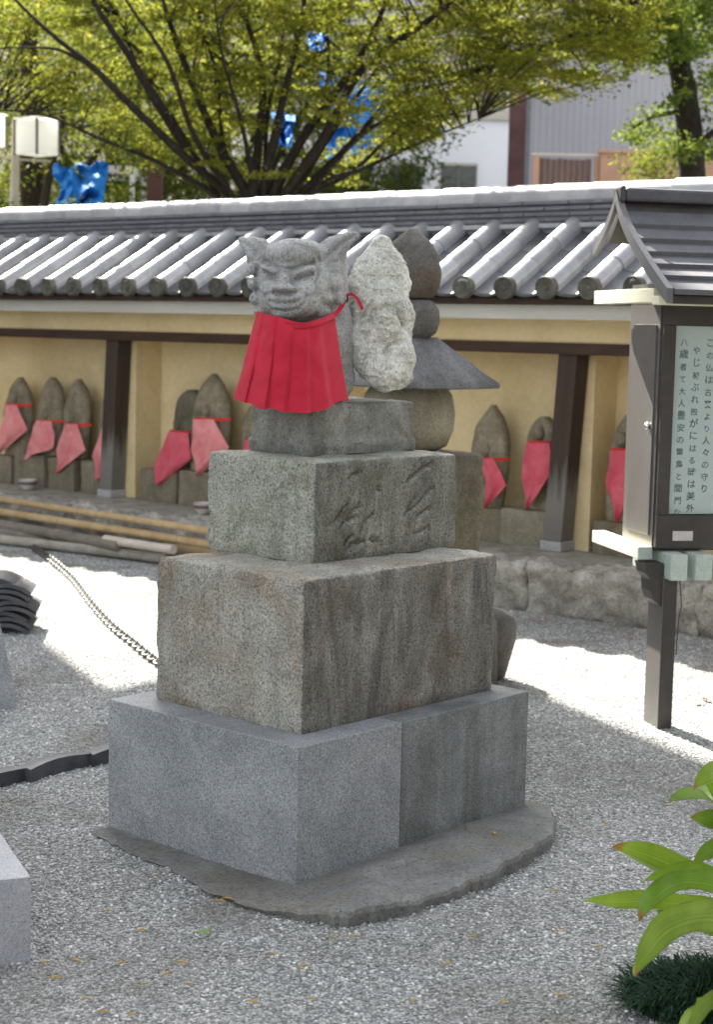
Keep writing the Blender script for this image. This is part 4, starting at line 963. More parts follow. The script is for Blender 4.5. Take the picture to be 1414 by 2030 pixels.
# edging tiles half sunk in the gravel
for i, (a, b) in enumerate([((-140, 1610), (52, 1548)), ((60, 1552), (178, 1519)), ((184, 1521), (330, 1490))]):
    A, Bq = at_z(*a), at_z(*b); d = (Bq - A); L = d.length; d.normalize(); nn = Vector((-d.y, d.x, 0)); V, Fs = [], []; n = 10
    for q in range(n + 1):
        p = A + d * (L * q / n) + nn * 0.012 * math.sin(math.pi * q / n)
        z = 0.045 + 0.010 * math.sin(math.pi * q / n)
        V += [p + Vector((0, 0, -0.01)), p + Vector((0, 0, z)), p + nn * 0.02 + Vector((0, 0, z + 0.004)), p + nn * 0.045 + Vector((0, 0, z - 0.012)), p + nn * 0.07 + Vector((0, 0, z - 0.004)), p + nn * 0.075 + Vector((0, 0, -0.01))]
    for q in range(n):
        for e in range(5): Fs.append((q * 6 + e, (q + 1) * 6 + e, (q + 1) * 6 + e + 1, q * 6 + e + 1))
    Fs += [(0, 1, 2, 3, 4, 5), tuple(n * 6 + e for e in (5, 4, 3, 2, 1, 0))]
    o = obj('edging_tile', V, Fs, MT['black_tile']); tag(o, ['long dark edging tile ending the row at the granite block side', 'dark edging tile in the middle of the row', 'dark edging tile running in behind the granite base of the pedestal'][i], 'roof tile', 'edging tiles in a row')
# flared foot of a stone lantern at the frame's edge
LC = at_z(-75, 1388); lt = thing('stone_post', 'grey stone post with flared square foot standing by the stacked tiles', 'post', LC, 0.25)
def sqlathe(prof, name, mat, root, amp=0.006):
    V, Fs = [], []; m = 6
    for hw, z in prof:
        for sd in range(4):
            for i in range(m):
                x = -1 + 2 * i / m; p = [(x, -1), (1, x), (-x, 1), (-1, -x)][sd]; v = Vector((p[0] * hw, p[1] * hw, z)); V.append(v + Vector((v.x, v.y, 0)) * amp * 6 * fbm(v * 11 + Vector((4, 4, 4)), 3))
    N_ = 4 * m
    for r_ in range(len(prof) - 1):
        for i in range(N_): Fs.append((r_ * N_ + i, r_ * N_ + (i + 1) % N_, (r_ + 1) * N_ + (i + 1) % N_, (r_ + 1) * N_ + i))
    Fs += [tuple(range(N_))[::-1], tuple(range((len(prof) - 1) * N_, len(prof) * N_))]
    return obj(name, V, Fs, MT[mat], root, True, world=False)
sqlathe([(0.20, -0.01), (0.205, 0.05), (0.185, 0.14), (0.165, 0.24), (0.147, 0.32), (0.142, 0.36), (0.140, 0.42)], 'foot', 'granite_new', lt)
sqlathe([(0.128, 0.4205), (0.125, 0.50), (0.118, 0.545), (0.09, 0.56)], 'cap', 'granite_new', lt)
# granite block in the near corner
c0 = at_z(62, 1737, 0.215); c1 = at_z(0, 1650, 0.215); c2 = at_z(0, 1757, 0.215)
db = (c1 - c0).normalized(); df = (c2 - c0).normalized(); db.z = df.z = 0; df = Vector((-abs(db.y), -abs(-db.x), 0)).normalized() if False else df
df = (df - db * df.dot(db)); df.normalize()
V, Fs = stone_box(0.75, 0.55, 0.215, 0.006, 0.001, 0.05, 31)
o = obj('granite_block', [Vector((c0.x, c0.y, 0)) + df * v.x + db * v.y + Vector((0, 0, v.z)) for v in V], [f[::-1] for f in Fs] if df.cross(db).z < 0 else Fs, MT['granite_pale'], None, True); tag(o, 'low dressed pale granite block on the gravel by the edging tiles', 'stone block')

# chain lying across the gravel
def chain():
    P = crom([at_z(x, y, 0.02) for x, y in [(-120, 1032), (0, 1056), (70, 1088), (140, 1143), (185, 1200), (225, 1243), (262, 1272), (300, 1303), (360, 1345)]], 24)
    root = thing('iron_chain', 'grey iron chain lying across the sunlit gravel towards the pedestal', 'chain', P[len(P) // 2] - Vector((0, 0, 0.02)))
    V, Fs = [], []; a, b, r = 0.031, 0.019, 0.0075; n = 16; m = 6
    for i in range(n):
        q = 2 * math.pi * i / n; c = Vector((a * math.cos(q) + math.copysign(0.006, math.cos(q)), b * math.sin(q), 0)); nr = Vector((math.cos(q) * b, math.sin(q) * a, 0)).normalized()
        for k_ in range(m):
            w = 2 * math.pi * k_ / m; V.append(c + nr * r * math.cos(w) + Vector((0, 0, r * math.sin(w))))
    for i in range(n):
        for k_ in range(m): Fs.append((i * m + k_, ((i + 1) % n) * m + k_, ((i + 1) % n) * m + (k_ + 1) % m, i * m + (k_ + 1) % m))
    me = mesh('link', V, Fs, MT['chain_metal'], True)
    d = 0; acc = 0; cnt = 0; mi = FR[root.name].inverted()
    for p, q in zip(P[:-1], P[1:]):
        L = (q - p).length
        while acc <= d + L and cnt < 130:
            c = p.lerp(q, (acc - d) / L); t = (q - p).normalized()
            inst('link', me, root, mi @ (c + Vector((0, 0, 0.002 * (cnt % 2)))), (0.35 if cnt % 2 else 1.25, 0, math.atan2(t.y, t.x))); acc += 0.052; cnt += 1
        d += L
chain()

# ================================================================== strap leaved plant and mondo grass, near right corner
def strap(pts, w, name, root, curl=0.25, up=Vector((0, 0, 1)), tipb=1.0):
    P = crom(pts, 7); n = len(P); V, Fs, tp, ac = [], [], [], []; m = 8
    for i, p in enumerate(P):
        f = i / (n - 1)                        # 0 at the base, 1 at the tip
        t = (P[min(i + 1, n - 1)] - P[max(i - 1, 0)]).normalized(); b = t.cross(up).normalized(); nn = b.cross(t).normalized()
        ww = 1.45 * w * (0.55 + 0.45 * min(1, f * 2.2)) * (max(0.0, 1 - max(0, (f - 0.66) / 0.34) ** 2.0)) ** 0.8
        for k_ in range(m + 1):
            u = -1 + 2 * k_ / m; V.append(p + b * ww * u / 2 + nn * (ww * curl * 1.3 * abs(u) ** 1.1 + 0.003 * math.sin(f * 14 + u * 2)) + Vector((0, 0, 0)))
            tp.append(f * tipb); ac.append(u)
    for i in range(n - 1):
        for k_ in range(m): Fs.append((i * (m + 1) + k_, i * (m + 1) + k_ + 1, (i + 1) * (m + 1) + k_ + 1, (i + 1) * (m + 1) + k_))
    o = obj(name, V, Fs, MT['strap_leaf'], root, True)
    a = o.data.attributes.new('tip', 'FLOAT', 'POINT'); a.data.foreach_set('value', tp); a = o.data.attributes.new('across', 'FLOAT', 'POINT'); a.data.foreach_set('value', ac)
    return o
PB = at_z(1530, 2010); sp_ = thing('strap_leaved_plant', 'broad strap leaved green plant with browned tips over mondo grass', 'plant', PB)
D0 = 3.75
def Lf(px, py, d): return at_d(px, py, d)
def S3(*pts): return [PB + Vector((0, 0, 0.06))] + [Lf(*p) for p in pts]
strap(S3((1470, 1850, 3.76), (1400, 1812, 3.72), (1300, 1803, 3.66), (1220, 1797, 3.60), (1156, 1787, 3.56)), 0.058, 'leaf', sp_, 0.2, Vector((0, 0.75, 0.65)), 0.94)
strap(S3((1480, 1790, 3.9), (1414, 1762, 3.92), (1340, 1737, 3.92), (1270, 1703, 3.9), (1212, 1679, 3.88)), 0.055, 'leaf', sp_, 0.3, Vector((0.1, 0.85, 0.5)), 1.06)
strap(S3((1480, 1800, 3.85), (1414, 1757, 3.84), (1350, 1742, 3.82), (1275, 1749, 3.80)), 0.050, 'leaf', sp_, 0.3, Vector((0, 0.7, 0.7)), 0.93)
strap(S3((1470, 1810, 3.62), (1414, 1770, 3.58), (1350, 1768, 3.54), (1305, 1790, 3.50), (1270, 1828, 3.48)), 0.050, 'leaf', sp_, 0.35, Vector((0.2, 0.8, 0.55)), 1.05)
strap(S3((1480, 1870, 3.56), (1414, 1846, 3.48), (1350, 1860, 3.40), (1300, 1895, 3.36), (1262, 1937, 3.33)), 0.088, 'leaf', sp_, 0.25, Vector((-0.25, 0.75, 0.6)), 1.02)
strap(S3((1480, 1850, 3.7), (1414, 1832, 3.66), (1350, 1822, 3.64), (1305, 1812, 3.62)), 0.05, 'leaf', sp_, 0.3, Vector((0, 0.6, 0.8)), 0.9)
strap(S3((1500, 1700, 4.05), (1440, 1560, 4.05), (1410, 1548, 4.02), (1377, 1567, 4.0)), 0.055, 'leaf', sp_, 0.25, Vector((-0.3, 0.8, 0.5)), 1.05)
strap(S3((1510, 1760, 4.0), (1450, 1660, 4.0), (1410, 1640, 3.98), (1368, 1620, 3.96)), 0.055, 'leaf', sp_, 0.3, Vector((0.2, 0.8, 0.5)), 1.03)
strap(S3((1500, 1780, 3.95), (1450, 1705, 3.9), (1410, 1700, 3.88), (1376, 1718, 3.86)), 0.045, 'leaf', sp_, 0.3, Vector((0, 0.8, 0.5)), 1.05)
strap([PB + Vector((-0.05, -0.05, 0.03)), Lf(1440, 2000, 3.55), Lf(1405, 2010, 3.5), Lf(1360, 2060, 3.45)], 0.06, 'leaf', sp_, 0.3, Vector((0, 0.7, 0.7)), 1.05)
for ang, l_ in [(0.3, 0.5), (1.0, 0.55), (1.9, 0.5), (-0.4, 0.5), (-1.2, 0.5)]:
    dx = Vector((math.cos(ang), math.sin(ang), 0)); strap([PB + Vector((0, 0, 0.05)), PB + dx * 0.1 + Vector((0, 0, 0.28)), PB + dx * 0.28 + Vector((0, 0, 0.42)), PB + dx * l_ + Vector((0, 0, 0.36))], 0.055, 'leaf', sp_, 0.3)
def mondo():
    C = at_z(1425, 1995); V, Fs = [], []
    for i in range(2600):
        a = RNG.uniform(0, 6.283); r = 0.195 * math.sqrt(RNG.uniform(0, 1)); b = C + Vector((r * math.cos(a) * 1.05, r * math.sin(a) * 0.9, 0))
        a2 = a + RNG.normal(0, 0.9); d = Vector((math.cos(a2), math.sin(a2), 0)); hgt = RNG.uniform(0.06, 0.13) * (1 - 0.55 * r / 0.215) * (0.75 + 0.5 * noise.noise(b * 9)); ln = RNG.uniform(0.03, 0.11); w = Vector((-d.y, d.x, 0)) * 0.0022
        n = len(V)
        for f, zf, sw in ((0, 0, 1), (0.35, 0.75, 1), (0.75, 1.0, 0.8), (1.0, 0.78, 0.1)):
            p = b + d * ln * f + Vector((0, 0, hgt * zf)); V += [p - w * sw, p + w * sw]
        Fs += [(n + 2 * q, n + 2 * q + 1, n + 2 * q + 3, n + 2 * q + 2) for q in range(3)]
    root = thing('mondo_grass', 'dark green tuft of dwarf mondo grass under the strap leaved plant', 'grass tuft', C)
    o = obj('blades', V, Fs, MT['mondo'], root); o['kind'] = 'stuff'
mondo()

# ================================================================== fallen leaves
def fallen(px, py, L, w, mat, label, group, ang=None, z=0.012):
    P = at_z(px, py, z); a = random.uniform(0, 3.14) if ang is None else ang
    V, Fs = [], []
    for i in range(7):
        f = i / 6; ww = w / 2 * math.sin(math.pi * min(0.97, f * 0.95 + 0.03)); zz_ = 0.004 * math.sin(f * 3) + 0.002
        V += [Vector((L * (f - 0.5), -ww, zz_ + 0.003)), Vector((L * (f - 0.5), 0, zz_)), Vector((L * (f - 0.5), ww, zz_ + 0.003))]
    for i in range(6): Fs += [(3 * i, 3 * i + 1, 3 * i + 4, 3 * i + 3), (3 * i + 1, 3 * i + 2, 3 * i + 5, 3 * i + 4)]
    M_ = Matrix.Rotation(a, 3, 'Z'); o = obj('fallen_leaf', [P + M_ @ v for v in V], Fs, MT[mat], None, True); tag(o, label, 'leaf', group)
fallen(405, 1852, 0.040, 0.026, 'fallen_green', 'single broad green leaf lying on the gravel before the footing', None, 0.3)
fallen(982, 1655, 0.028, 0.010, 'fallen_yellow', 'narrow yellow leaf lying on the concrete footing', None, 1.5, 0.055)
for (x, y) in [(280, 1848), (190, 1738), (310, 1740), (450, 1785), (435, 1790), (215, 1810), (240, 1912), (150, 1908), (90, 1912), (360, 1912), (330, 1935), (285, 1955), (110, 1942), (170, 1985), (205, 2010), (260, 2015), (375, 1955), (600, 1920), (540, 1895), (700, 1860), (660, 1860), (890, 1915), (1100, 1770), (1110, 1845), (1240, 1690), (1190, 1880), (1250, 1960), (1110, 1978), (1000, 1990), (820, 1990), (500, 1990), (620, 1985), (940, 1860), (1330, 1600), (1200, 1640)]:
    fallen(x, y, random.uniform(0.018, 0.036), random.uniform(0.005, 0.009), 'fallen_yellow', 'tiny narrow yellow fallen leaf on the shaded gravel', 'tiny yellow fallen leaves', random.uniform(-0.5, 0.7))
for (x, y) in [(1385, 1392), (1400, 1385), (1080, 1228), (1065, 1232), (1250, 1262), (1395, 1378)]:
    fallen(x, y, 0.06, 0.03, 'fallen_red', 'curled reddish brown fallen leaf on sunlit gravel beside the notice board leg' if y > 1300 else 'curled reddish brown fallen leaf in the shade at the foot of the plinth', 'reddish fallen leaves')

# ================================================================== trees
def leaves(centres, rad, per, size, up=0.75, squash=0.22, tilt=0.35):
    """leaf sprays: flattened clusters of small folded leaves; numpy arrays of verts and quads"""
    C = np.repeat(np.array(centres), per, axis=0); n = len(C); k_ = len(centres)
    R_ = np.repeat(np.array(rad), per)
    d = RNG.normal(size=(n, 3)); d /= np.linalg.norm(d, axis=1)[:, None]; d *= (RNG.uniform(0, 1, n) ** 0.45)[:, None] * R_[:, None]; d[:, 2] *= squash
    ta = np.repeat(RNG.normal(0, tilt, (k_, 2)), per, axis=0); d[:, 2] += d[:, 0] * ta[:, 0] + d[:, 1] * ta[:, 1]
    c = C + d
    nz = RNG.normal(0, 1 - up, (n, 3)) * 1.6; nz[:, 2] += 1; nz /= np.linalg.norm(nz, axis=1)[:, None]
    t = RNG.normal(size=(n, 3)); t -= nz * (t * nz).sum(1)[:, None]; t /= np.linalg.norm(t, axis=1)[:, None]; b = np.cross(nz, t)
    s_ = size * RNG.uniform(0.65, 1.25, n)[:, None]
    V = np.stack([c - t * s_ * 0.5, c + b * s_ * 0.24 + nz * s_ * 0.06, c + t * s_ * 0.5 - nz * s_ * 0.1, c - b * s_ * 0.24 + nz * s_ * 0.06], 1).reshape(-1, 3)
    return V
def leaf_obj(name, V, mat, root):
    n = len(V) // 4; mi = np.array(rootm(root).inverted()); V = V @ mi[:3, :3].T + mi[:3, 3]
    me = bpy.data.meshes.new(name); me.vertices.add(4 * n); me.vertices.foreach_set('co', V.astype(np.float32).ravel())
    me.loops.add(6 * n); me.polygons.add(2 * n)
    q = np.arange(n)[:, None] * 4; idx = np.concatenate([q + 0, q + 1, q + 2, q + 0, q + 2, q + 3], 1).astype(np.int32)
    me.loops.foreach_set('vertex_index', idx.ravel()); me.polygons.foreach_set('loop_start', np.arange(0, 6 * n, 3, dtype=np.int32)); me.polygons.foreach_set('loop_total', np.full(2 * n, 3, np.int32))
    me.update(calc_edges=True); me.validate(); me.materials.append(mat)
    return put(bpy.data.objects.new(name, me), root)
def near_limb(p, LP):
    d = ((LP - np.array(p)) ** 2).sum(1); return LP[int(d.argmin())]

# main tree behind the hall
TD = 14.0
base = at_z(510, 1003); tb_ = Vector((base.x, base.y, 0))
t1 = thing('spreading_tree', 'spreading yellow green tree with many dark upward fanning limbs behind the hall', 'tree', tb_)
fork = at_d(508, 560, TD); V, Fs = tube(crom([tb_ + Vector((0, 0, -0.05)), tb_ + Vector((0.02, 0, 0.4)), tb_.lerp(fork, 0.6) + Vector((0.0, 0, 0)), fork + Vector((0, 0, 0.1))], 5), [0.30, 0.24, 0.21, 0.20], 14, True, 0.15)
obj('trunk', V, Fs, MT['bark'], t1, True)
limbs = [([(492, 400), (440, 300), (395, 200), (345, 70), (318, -20), (290, -200)], 0.055, 0.3), ([(480, 420), (365, 310), (255, 205), (180, 130), (110, 75), (40, 10), (-20, -60)], 0.046, -0.6), ([(180, 130), (120, 100), (60, 94), (-20, 96)], 0.020, -0.5),
    ([(370, 290), (300, 185), (255, 110), (185, 0), (130, -150)], 0.050, -0.4), ([(500, 400), (515, 262), (520, 150), (478, 0), (450, -180)], 0.055, 0.5), ([(518, 400), (545, 270), (565, 180), (604, 0), (620, -200)], 0.058, -0.5),
    ([(532, 420), (590, 290), (690, 150), (742, 60), (770, -20), (800, -180)], 0.055, 0.2), ([(545, 420), (640, 275), (720, 135), (850, 40), (905, -5), (1000, -90)], 0.052, -0.7), ([(560, 430), (690, 290), (790, 190), (905, 160), (985, 115)], 0.042, 0.6),
    ([(600, 400), (720, 265), (840, 205), (960, 168)], 0.036, 1.0), ([(905, 150), (1020, 116), (1140, 68), (1240, 20), (1330, -40)], 0.036, -0.3), ([(440, 410), (400, 330), (335, 235), (280, 150), (240, 40)], 0.036, 0.9), ([(500, 410), (445, 300), (430, 150), (395, 40), (380, -60)], 0.030, 1.3),
    ([(530, 400), (560, 330), (640, 200), (650, 60), (640, -60)], 0.032, 1.5), ([(460, 420), (330, 330), (210, 280), (90, 230), (-40, 215)], 0.030, 1.2), ([(620, 380), (730, 330), (850, 275), (950, 235)], 0.026, -0.8),
    ([(505, 400), (480, 250), (440, 110), (420, -40)], 0.030, -1.0), ([(525, 400), (530, 230), (560, 80), (555, -60)], 0.032, 0.9), ([(470, 410), (385, 270), (330, 120), (250, 0), (220, -80)], 0.034, -1.1), ([(575, 400), (680, 230), (760, 110), (800, -30)], 0.034, 1.2), ([(585, 410), (700, 340), (800, 250), (900, 225), (985, 210)], 0.026, 0.3)]
LPs = []
for pts, r, dz in limbs:
    n = len(pts); P = [at_d(x, y, TD + dz * (i / (n - 1)) + 0.05 * math.sin(i * 2.3 + dz * 9)) for i, (x, y) in enumerate(pts)]
    if pts[0][1] > 375: P = [fork + Vector((0, 0, 0.0))] + P
    P = crom(P, 7); LPs += [tuple(p) for p in P]
    r *= 0.74; V, Fs = tube(P, [r * 1.35, r * 1.1, r * 0.85, r * 0.5, r * 0.25], 9, True, 0.2); obj('limb', V, Fs, MT['bark'], t1, True)
LPA = np.array(LPs)
cen, rad = [], []
def low_edge(x): return np.interp(x, [-200, 0, 130, 190, 300, 700, 760, 870, 960, 1100, 1200, 1260, 1290], [200, 215, 225, 250, 360, 385, 330, 285, 235, 205, 185, 120, 60])
random.seed(21)
tries = 0
while len(cen) < 980 and tries < 16000:
    tries += 1
    x = random.uniform(-160, 1290); ye = low_edge(x); y = random.uniform(-330, ye - 22)
    if random.random() > (1.0 if y > -60 else 0.5): continue
    if 515 < x < 605 and 205 < y < 305: continue
    if 605 < x < 655 and 55 < y < 110: continue
    if 560 < x < 760 and y > 60 and random.random() < 0.45: continue
    if 400 < x < 700 and y > 250 and random.random() < 0.5: continue
    d = TD + random.uniform(-1.3, 2.0); p = at_d(x, y, d)
    if st(p).y < 10.0: continue
    q = near_limb(tuple(p), LPA)
    if (Vector(q) - p).length > 1.5: continue
    cen.append(tuple(p)); rad.append(random.uniform(0.16, 0.34))
V, Fs = [], []
for c in cen:
    q = Vector(near_limb(c, LPA)); c = Vector(c); mid = q.lerp(c, 0.5) + Vector((0, 0, 0.05))
    v, f = tube([q, mid, c], [0.010, 0.006, 0.002], 4, False); V, Fs = jl((V, Fs), (v, f)) if False else (V + v, Fs + [tuple(i + len(V) for i in w) for w in f])
tw = obj('twigs', V, Fs, MT['bark'], t1); tw['kind'] = 'stuff'
cr = leaf_obj('crown', leaves(cen, rad, 120, 0.050, 0.74, 0.15, 0.22), MT['leaf_olive'], t1); cr['kind'] = 'stuff'

def tree(name, label, base_p, trunk, limbs_, cen_, rad_, per, size, mat, r0=0.12, up=0.5, squash=0.6, group=None):
    t = thing(name, label, 'tree', base_p, 0, group)
    V, Fs = tube(crom(trunk, 6), [r0 * 1.2, r0, r0 * 0.8, r0 * 0.55], 10, True, 0.15); obj('trunk', V, Fs, MT['bark'], t, True)
    for P, r in limbs_:
        V, Fs = tube(crom(P, 5), [r, r * 0.7, r * 0.35], 7, True, 0.15); obj('limb', V, Fs, MT['bark'], t, True)
    c = leaf_obj('crown', leaves(cen_, rad_, per, size, up, squash), MT[mat], t); c['kind'] = 'stuff'; return t
# tree at the right, beyond the hall's end
D2 = 15.5; gb = at_z(1372, 985); b2_ = Vector((gb.x * D2 / gb.y, D2 * 1.0, 0))
tr2 = [b2_ + Vector((0, 0, -0.05)), at_d(1374, 480, D2), at_d(1372, 330, D2), at_d(1362, 200, D2), at_d(1345, 100, D2), at_d(1350, -20, D2), at_d(1360, -250, D2)]
l2 = [([at_d(1374, 310, D2), at_d(1400, 275, D2 - 0.2), at_d(1470, 215, D2 - 0.3)], 0.05), ([at_d(1352, 130, D2), at_d(1300, 80, D2 + 0.2), at_d(1230, 30, D2 + 0.3)], 0.035), ([at_d(1362, 220, D2), at_d(1300, 230, D2), at_d(1255, 255, D2)], 0.03), ([at_d(1348, 60, D2), at_d(1420, -10, D2), at_d(1500, -40, D2)], 0.04)]
c2_, r2_ = [], []
while len(c2_) < 190:
    x, y = random.uniform(1215, 1620), random.uniform(-300, 330)
    if random.random() < 0.35: x, y = random.uniform(1190, 1430), random.uniform(-40, 120)
    if y > 175 and x < 1330 and not (195 < y < 315 and x > 1258): continue
    if y > 205 and x > 1345 and x < 1400 and random.random() < 0.6: continue
    if 120 < y < 190 and x < 1320: continue
    c2_.append(tuple(at_d(x, y, D2 + random.uniform(-0.9, 1.2)))); r2_.append(random.uniform(0.14, 0.30))
tree('garden_tree', 'dark trunked garden tree beside the grey metal clad building', b2_, tr2, l2, c2_, r2_, 110, 0.062, 'leaf_green', 0.13, 0.55, 0.5)
# low yellow green shrub before the salmon wall
bs_ = at_z(1310, 955); SD = 17.0; bs_ = Vector((at_d(1310, 700, SD).x, SD, 0))
cc = [tuple(at_d(random.uniform(1235, 1385), random.uniform(285, 480), SD + random.uniform(-0.4, 0.4))) for _ in range(45)]
tree('garden_shrub', 'pale yellow green shrub growing against the salmon wall', bs_, [bs_, bs_ + Vector((0, 0, 1.2)), at_d(1310, 420, SD)], [], cc, [0.2] * len(cc), 90, 0.05, 'leaf_yellowgreen', 0.05, 0.5, 0.8)
# darker trees farther behind on the left
def back_tree(label, px, depth, zc, rx, rz, n, mat, size, group='trees behind the spreading tree'):
    b = Vector((at_d(px, 640, depth).x, depth, 0)); top = b + Vector((0, 0, zc)); cs, rs = [], []
    for _ in range(n):
        a = RNG.normal(size=3); a /= np.linalg.norm(a); a *= RNG.uniform(0.35, 1) ** 0.5; cs.append((top.x + a[0] * rx, top.y + a[1] * rx, max(0.5, top.z + a[2] * rz))); rs.append(RNG.uniform(0.25, 0.5))
    lm = [([b + Vector((0, 0, zc * 0.45)), b + Vector((math.cos(q) * rx * 0.3, math.sin(q) * rx * 0.3, zc * 0.8)), b + Vector((math.cos(q) * rx * 0.7, math.sin(q) * rx * 0.7, zc + rz * 0.3))], 0.07) for q in (0.4, 1.7, 2.9, 4.1, 5.3)]
    tree('background_tree', label, b, [b + Vector((0, 0, -0.05)), b + Vector((0.05, 0, zc * 0.4)), b + Vector((0, 0.05, zc)), top + Vector((0, 0, rz * 0.6))], lm, cs, rs, 100, size, mat, 0.15, 0.4, 0.6, group)
back_tree('yellowish tree behind the white box lanterns', 60, 19.0, 4.0, 2.0, 1.5, 170, 'leaf_yellowgreen', 0.075)
back_tree('dark leafy tree between the box lanterns and the spreading tree', 225, 21.5, 3.9, 2.0, 2.1, 190, 'leaf_dark', 0.085)
back_tree('dark leafy tree straight behind the spreading tree', 430, 22.5, 4.2, 2.0, 2.3, 190, 'leaf_dark', 0.09)
back_tree('dark leafy tree next to the white building', 650, 24.0, 4.4, 1.6, 2.0, 120, 'leaf_dark', 0.09)
back_tree('mid green bush low behind the hall roof', 30, 16.0, 2.0, 0.9, 0.8, 40, 'leaf_green', 0.06)

# ================================================================== lamp, tarps, buildings beyond the hall
LD = 16.2; lb = Vector((at_d(28, 640, LD).x, LD, 0))
lm = thing('lamp_post', 'lamp post with two white box lanterns rising behind the hall roof', 'lamp post', lb)
def lx(px, py, dy=0.0): return at_d(px, py, LD) + Vector((0, dy, 0))
V, Fs = tube([lb, lb + Vector((0.01, 0, 1.3)), lx(27, 420), lx(29, 330), lx(31, 238)], [0.05, 0.045, 0.043, 0.040, 0.038], 12); obj('pole', V, Fs, MT['lamp_post'], lm, True)
for x0, x1, y0, y1 in ((41, 127, 250, 312), (-63, 24, 240, 296)):
    a, b = lx(x0, y1), lx(x1, y0); cx = (a.x + b.x) / 2; w = (b.x - a.x) * 0.70; z0, z1 = a.z, b.z
    def lf(x, y, z): q = Matrix.Rotation(math.radians(56), 3, 'Z') @ Vector((x, y, 0)); return Vector((cx + q.x, LD + q.y, z))
    ln_ = obj('lantern', *boxf(-w / 2, w / 2, -w / 2, w / 2, z0, z1, lf, 0.006), MT['lamp_white'], lm)
    for sx_ in (-1, 1):
        for sy_ in (-1, 1): obj('lantern_frame', *boxf(sx_ * w / 2 - 0.009, sx_ * w / 2 + 0.009, sy_ * w / 2 - 0.009, sy_ * w / 2 + 0.009, z0 - 0.012, z1 + 0.012, lf), MT['lamp_frame'], ln_)
    obj('lantern_roof', *boxf(-w / 2 - 0.012, w / 2 + 0.012, -w / 2 - 0.012, w / 2 + 0.012, z1 + 0.0125, z1 + 0.03, lf), MT['lamp_white'], ln_)
V, Fs = tube([lx(-40, 304), lx(30, 316), lx(100, 320)], 0.012, 6); obj('bracket_arm', V, Fs, MT['lamp_post'], lm)

def tarp(label, x0, x1, y0, y1, depth, seed):
    V, Fs = [], []; n = 9
    for j in range(n + 1):
        for i in range(n + 1):
            u, v = i / n, j / n; q = Vector((u * 3 + seed, v * 3, seed)); wx = x0 + (x1 - x0) * (u + 0.18 * noise.noise(q) + 0.25 * (v - 0.5) * (0.5 - u)); wy = y0 + (y1 - y0) * (v + 0.22 * noise.noise(q * 1.3 + Vector((9, 0, 0))))
            V.append(at_d(wx, wy, depth + 0.25 * noise.noise(q * 1.7) + 0.16 * math.sin(u * 11 + seed) * v + 0.4 * (1 - v) + random.uniform(-0.06, 0.06)))
    for j in range(n):
        for i in range(n): a = j * (n + 1) + i; Fs.append((a, a + n + 1, a + n + 2, a + 1))
    o = obj('blue_tarp', V, Fs, MT['blue_tarp'], None, False); s_ = o.modifiers.new('thickness', 'SOLIDIFY'); s_.thickness = 0.01; tag(o, label, 'tarp', 'blue tarpaulins among the trees')
tarp('crumpled blue tarpaulin beyond the hall roof beside the lamp post', 112, 208, 325, 420, 17.2, 1)
tarp('folded blue tarpaulin hanging between the limbs of the spreading tree', 541, 582, 226, 292, 16.6, 2)
tarp('small blue tarpaulin scrap high among the crown leaves', 612, 650, 66, 100, 16.6, 3)
tarp('narrow blue tarpaulin strip among the limbs next to the white building', 640, 765, 150, 300, 18.0, 5)

# white building with dark windows
WD = 26.0
def wq(px, py, d=WD): return at_d(px, py, d)
wx0, wx1 = wq(430, 640).x, wq(1003, 640).x; wz1 = wq(900, 245).z
wb = thing('white_building', 'white rendered building with a row of dark windows behind the trees', 'building', (wx1 - 1.5, WD + 3, 0))
obj('wall', *boxf(wx0, wx1, WD, WD + 8, 0, wz1), MT['white_wall'], wb)
obj('parapet', *boxf(wx0 - 0.05, wx1 + 0.05, WD - 0.06, WD + 8.06, wz1 + 0.001, wz1 + 0.12), MT['beige_wall'], wb)
obj('upper_storey', *boxf(wx0, wx1 - 0.05, WD + 0.9, WD + 7, wz1 + 0.121, wz1 + 5.5), MT['grey_cladding'], wb)
for x0, x1 in ((873, 940), (772, 834), (672, 732), (570, 632), (470, 532)):
    a, b = wq(x0, 376), wq(x1, 335); f = obj('window', *boxf(a.x, b.x, WD - 0.012, WD - 0.001, a.z - 0.35, b.z), MT['window_dark'], wb)
    for q in (0, 0.5, 1): xx = a.x + (b.x - a.x) * q; obj('frame', *boxf(xx - 0.018, xx + 0.018, WD - 0.03, WD - 0.0125, a.z - 0.35, b.z + 0.02), MT['lamp_frame'], f)
    obj('frame', *boxf(a.x - 0.03, b.x + 0.03, WD - 0.05, WD - 0.0305, b.z, b.z + 0.04), MT['beige_wall'], f)
    obj('frame', *boxf(a.x, b.x, WD - 0.028, WD - 0.0128, (a.z + b.z) / 2 - 0.1, (a.z + b.z) / 2 - 0.075), MT['lamp_frame'], f)
for xx in (965, 1002): obj('downpipe', *tube([wq(xx - 4, 640, WD - 0.06) * 1, wq(xx - 4, 250, WD - 0.06)], 0.02 if xx < 990 else 0.03, 8), MT['white_wall'], wb, True)
